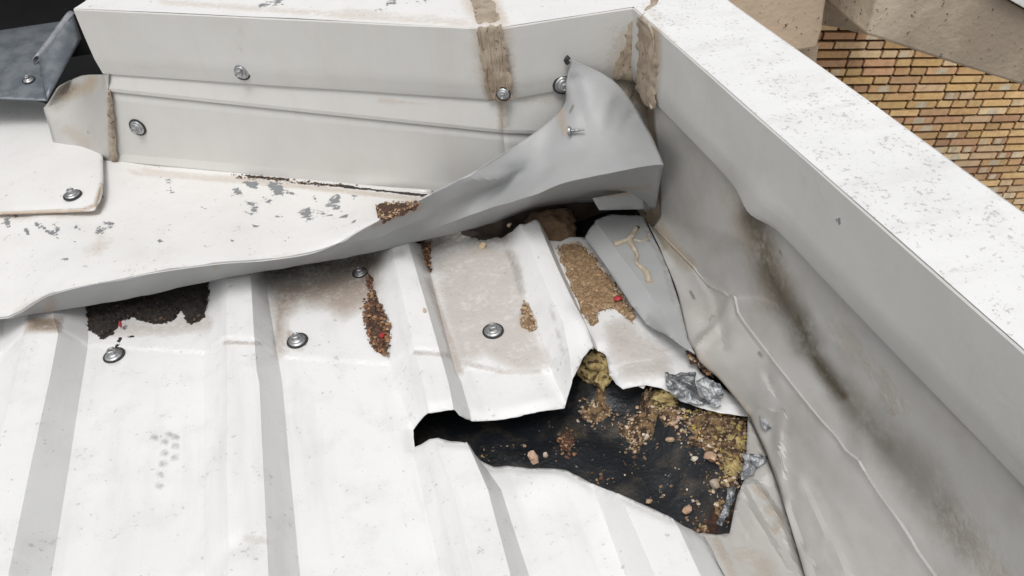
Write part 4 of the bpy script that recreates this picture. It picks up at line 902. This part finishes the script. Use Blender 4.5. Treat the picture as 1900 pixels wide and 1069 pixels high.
P = Pz(135, 363, .0725); screw(P, ap_plane.n, 'hex screw at the corner of the off-white cover plate', .95, group='screws on the roof sheet')
P = tp_.P(tp_.uv(54, 150), .001)[0]; screw(P, tp_.n, 'flat dull screw in the floor of the dark tray', .75, group='screws on the roof sheet')
P = Plane((0, 0, ZT), (0, 0, 1), (1, 0, 0)).P(Plane((0, 0, ZT), (0, 0, 1), (1, 0, 0)).uv(884, -8), .001)[0]; screw(P, (0, 0, 1), 'dark screw on the coping top cut by the upper picture edge', .9)

# ------------------------------------------------------------------ structure below and around
def struct(o): o['kind'] = 'structure'; return o
wc = empty('parapet_wall', (.42, .3, 0), 'concrete upstand wall carrying the side coping', 'wall')
prism('core', XY, [(.385, -.4), (.385, .98), (.455, .98), (.455, -.4)], ZT-.015, -7, M_conc, wc)
bw = empty('back_wall', (0, 1.0, 0), 'dark timber board wall behind the torn flashing', 'wall')
prism('board', XY, [tuple(x[:2]) for x in (W1.P([[uL+.012, 0]], -.012)[0], np.array([*isect(W1, W2, -.012, -.012), 0]), np.array([.384, W2.p0[1]+.012, 0]), np.array([.384, W2.p0[1]+.2, 0]), W1.P([[uL+.012, 0]], -.25)[0])], ZT-.012, -.12,
      simple('dark_timber', (.05, .033, .022), (.025, .017, .012), 40, .9), bw)
prism('roof_deck', XY, [(-2.2, -1.0), (.384, -1.0), (.384, 2.0), (-2.2, 2.0)], -.075, -.20, M_black)
bpy.data.objects['roof_deck']['label'] = 'dark roof deck below the underlay'; bpy.data.objects['roof_deck']['category'] = 'roof deck'
gr = mkobj('ground', [(-60, -60, -8), (60, -60, -8), (60, 60, -8), (-60, 60, -8)], [(0, 1, 2, 3)], simple('pale_paving', (.30, .28, .25), (.24, .22, .20), 5, .9)); struct(gr)

# neighbouring building: buff brick wall, concrete beams
def vdir(px, py): r = M @ np.array([px-CX, py-CY, F]); return r/np.linalg.norm(r)
bu = vdir(9000, 50); bv = vdir(1080, 2246); bv = bv-bu*np.dot(bv, bu); bv /= np.linalg.norm(bv)
bn = np.cross(bu, bv); bn /= np.linalg.norm(bn); r0 = ray(1700, 200); r0 = r0/np.linalg.norm(r0)
BP = O+r0*6.0
if np.dot(bn, r0) > 0: bn = -bn
BW = Plane(BP, bn, bu)
nb = empty('brick_building', tuple(BP), 'neighbouring building with buff brick wall and pitted concrete beams beyond the coping', 'building')
V = []; Fc = []; C = []
bw_, bh_, jt = .203, .0405, .0175; CH = .058
BC = [(.66, .52, .34), (.70, .52, .25), (.62, .44, .23), (.78, .60, .31), (.56, .39, .21), (.74, .56, .29), (.66, .47, .25), (.80, .67, .43), (.64, .45, .27), (.60, .40, .25), (.52, .34, .21)]
sgn = -1 if np.dot(BW.v, [0, 0, 1]) > 0 else 1   # v positive = up?
for row in range(-30, 30):
    u = -2.6+rng.uniform(-.02, .02)+(.109 if row % 2 else 0)
    k = 0
    while u < 2.6:
        w = bw_ if (rng.random() < .68) else bw_*.47
        y0 = row*CH; a = np.array([[u, y0], [u+w, y0], [u+w, y0+bh_], [u, y0+bh_]])+rng.uniform(-.0012, .0012, (4, 2))
        parts = [(0, 1)]
        c0 = np.array(BC[rng.integers(len(BC))])*rng.uniform(.95, 1.3)*np.array([1.06, .97, .93])
        segs = [(0, 1, c0)]
        if rng.random() < .28:
            l_, r_ = (.3, .68) if w > .15 else (.15, .6)
            cp = np.array((.80, .70, .52))*rng.uniform(.85, 1.1); segs = [(0, l_, c0), (l_, r_, cp), (r_, 1, c0*.95)]
        front = BW.P(a, 0); back = BW.P(a, -.03); b = len(V)
        for s0, s1, c in segs:
            b = len(V); f = [front[0]+(front[1]-front[0])*s0, front[0]+(front[1]-front[0])*s1, front[3]+(front[2]-front[3])*s1, front[3]+(front[2]-front[3])*s0]
            V += f; Fc.append((b, b+1, b+2, b+3)); C += [c]*4
        b = len(V); V += list(front)+list(back); C += [c0*.8]*8
        Fc += [(b+i, b+i+4, b+(i+1) % 4+4, b+(i+1) % 4) for i in range(4)]
        u += w+jt; k += 1
mkobj('bricks', V, Fc, M_brick, nb, smooth=0, col=np.array(C))
prism('mortar', BW, [(-3.2, -2.0), (3.2, -2.0), (3.2, 2.0), (-3.2, 2.0)], -.024, -.25, M_mortar, nb)
def bprism(name, poly, d0, d1, mat, bev=.012):
    pl = BW; uvp = [tuple(pl.uv(a, b, d0)) for a, b in poly]; return prism(name, pl, uvp, d0, d1, mat, nb, bevel=bev)
bprism('column', [(1200, -160), (1545, -160), (1535, -10), (1530, 20), (1526, 55), (1516, 88), (1505, 91), (1480, 95), (1250, 100)], .75, .45, M_conc)
bprism('lower_column', [(1200, 60), (1520, 85), (1508, 160), (1200, 200)], .62, .30, M_conc, .006)
bprism('rear_beam', [(1500, -160), (1700, -160), (1680, 84), (1610, 66), (1552, 52), (1500, 45)], .42, .02, M_conc2)
bprism('front_beam', [(1640, -160), (1626, -5), (1618, 35), (1609, 65), (1640, 75), (1750, 112), (1900, 159), (2200, 250), (2200, 110), (1900, 18), (1866, -2), (1700, -60)], 1.0, .55, M_conc2)
bprism('metal_trim', [(1700, -120), (1800, -50), (1868, -3), (1900, 15), (2000, 50), (2200, 130), (2200, 60), (1900, -20)], 1.04, .60, M_cope, .004)
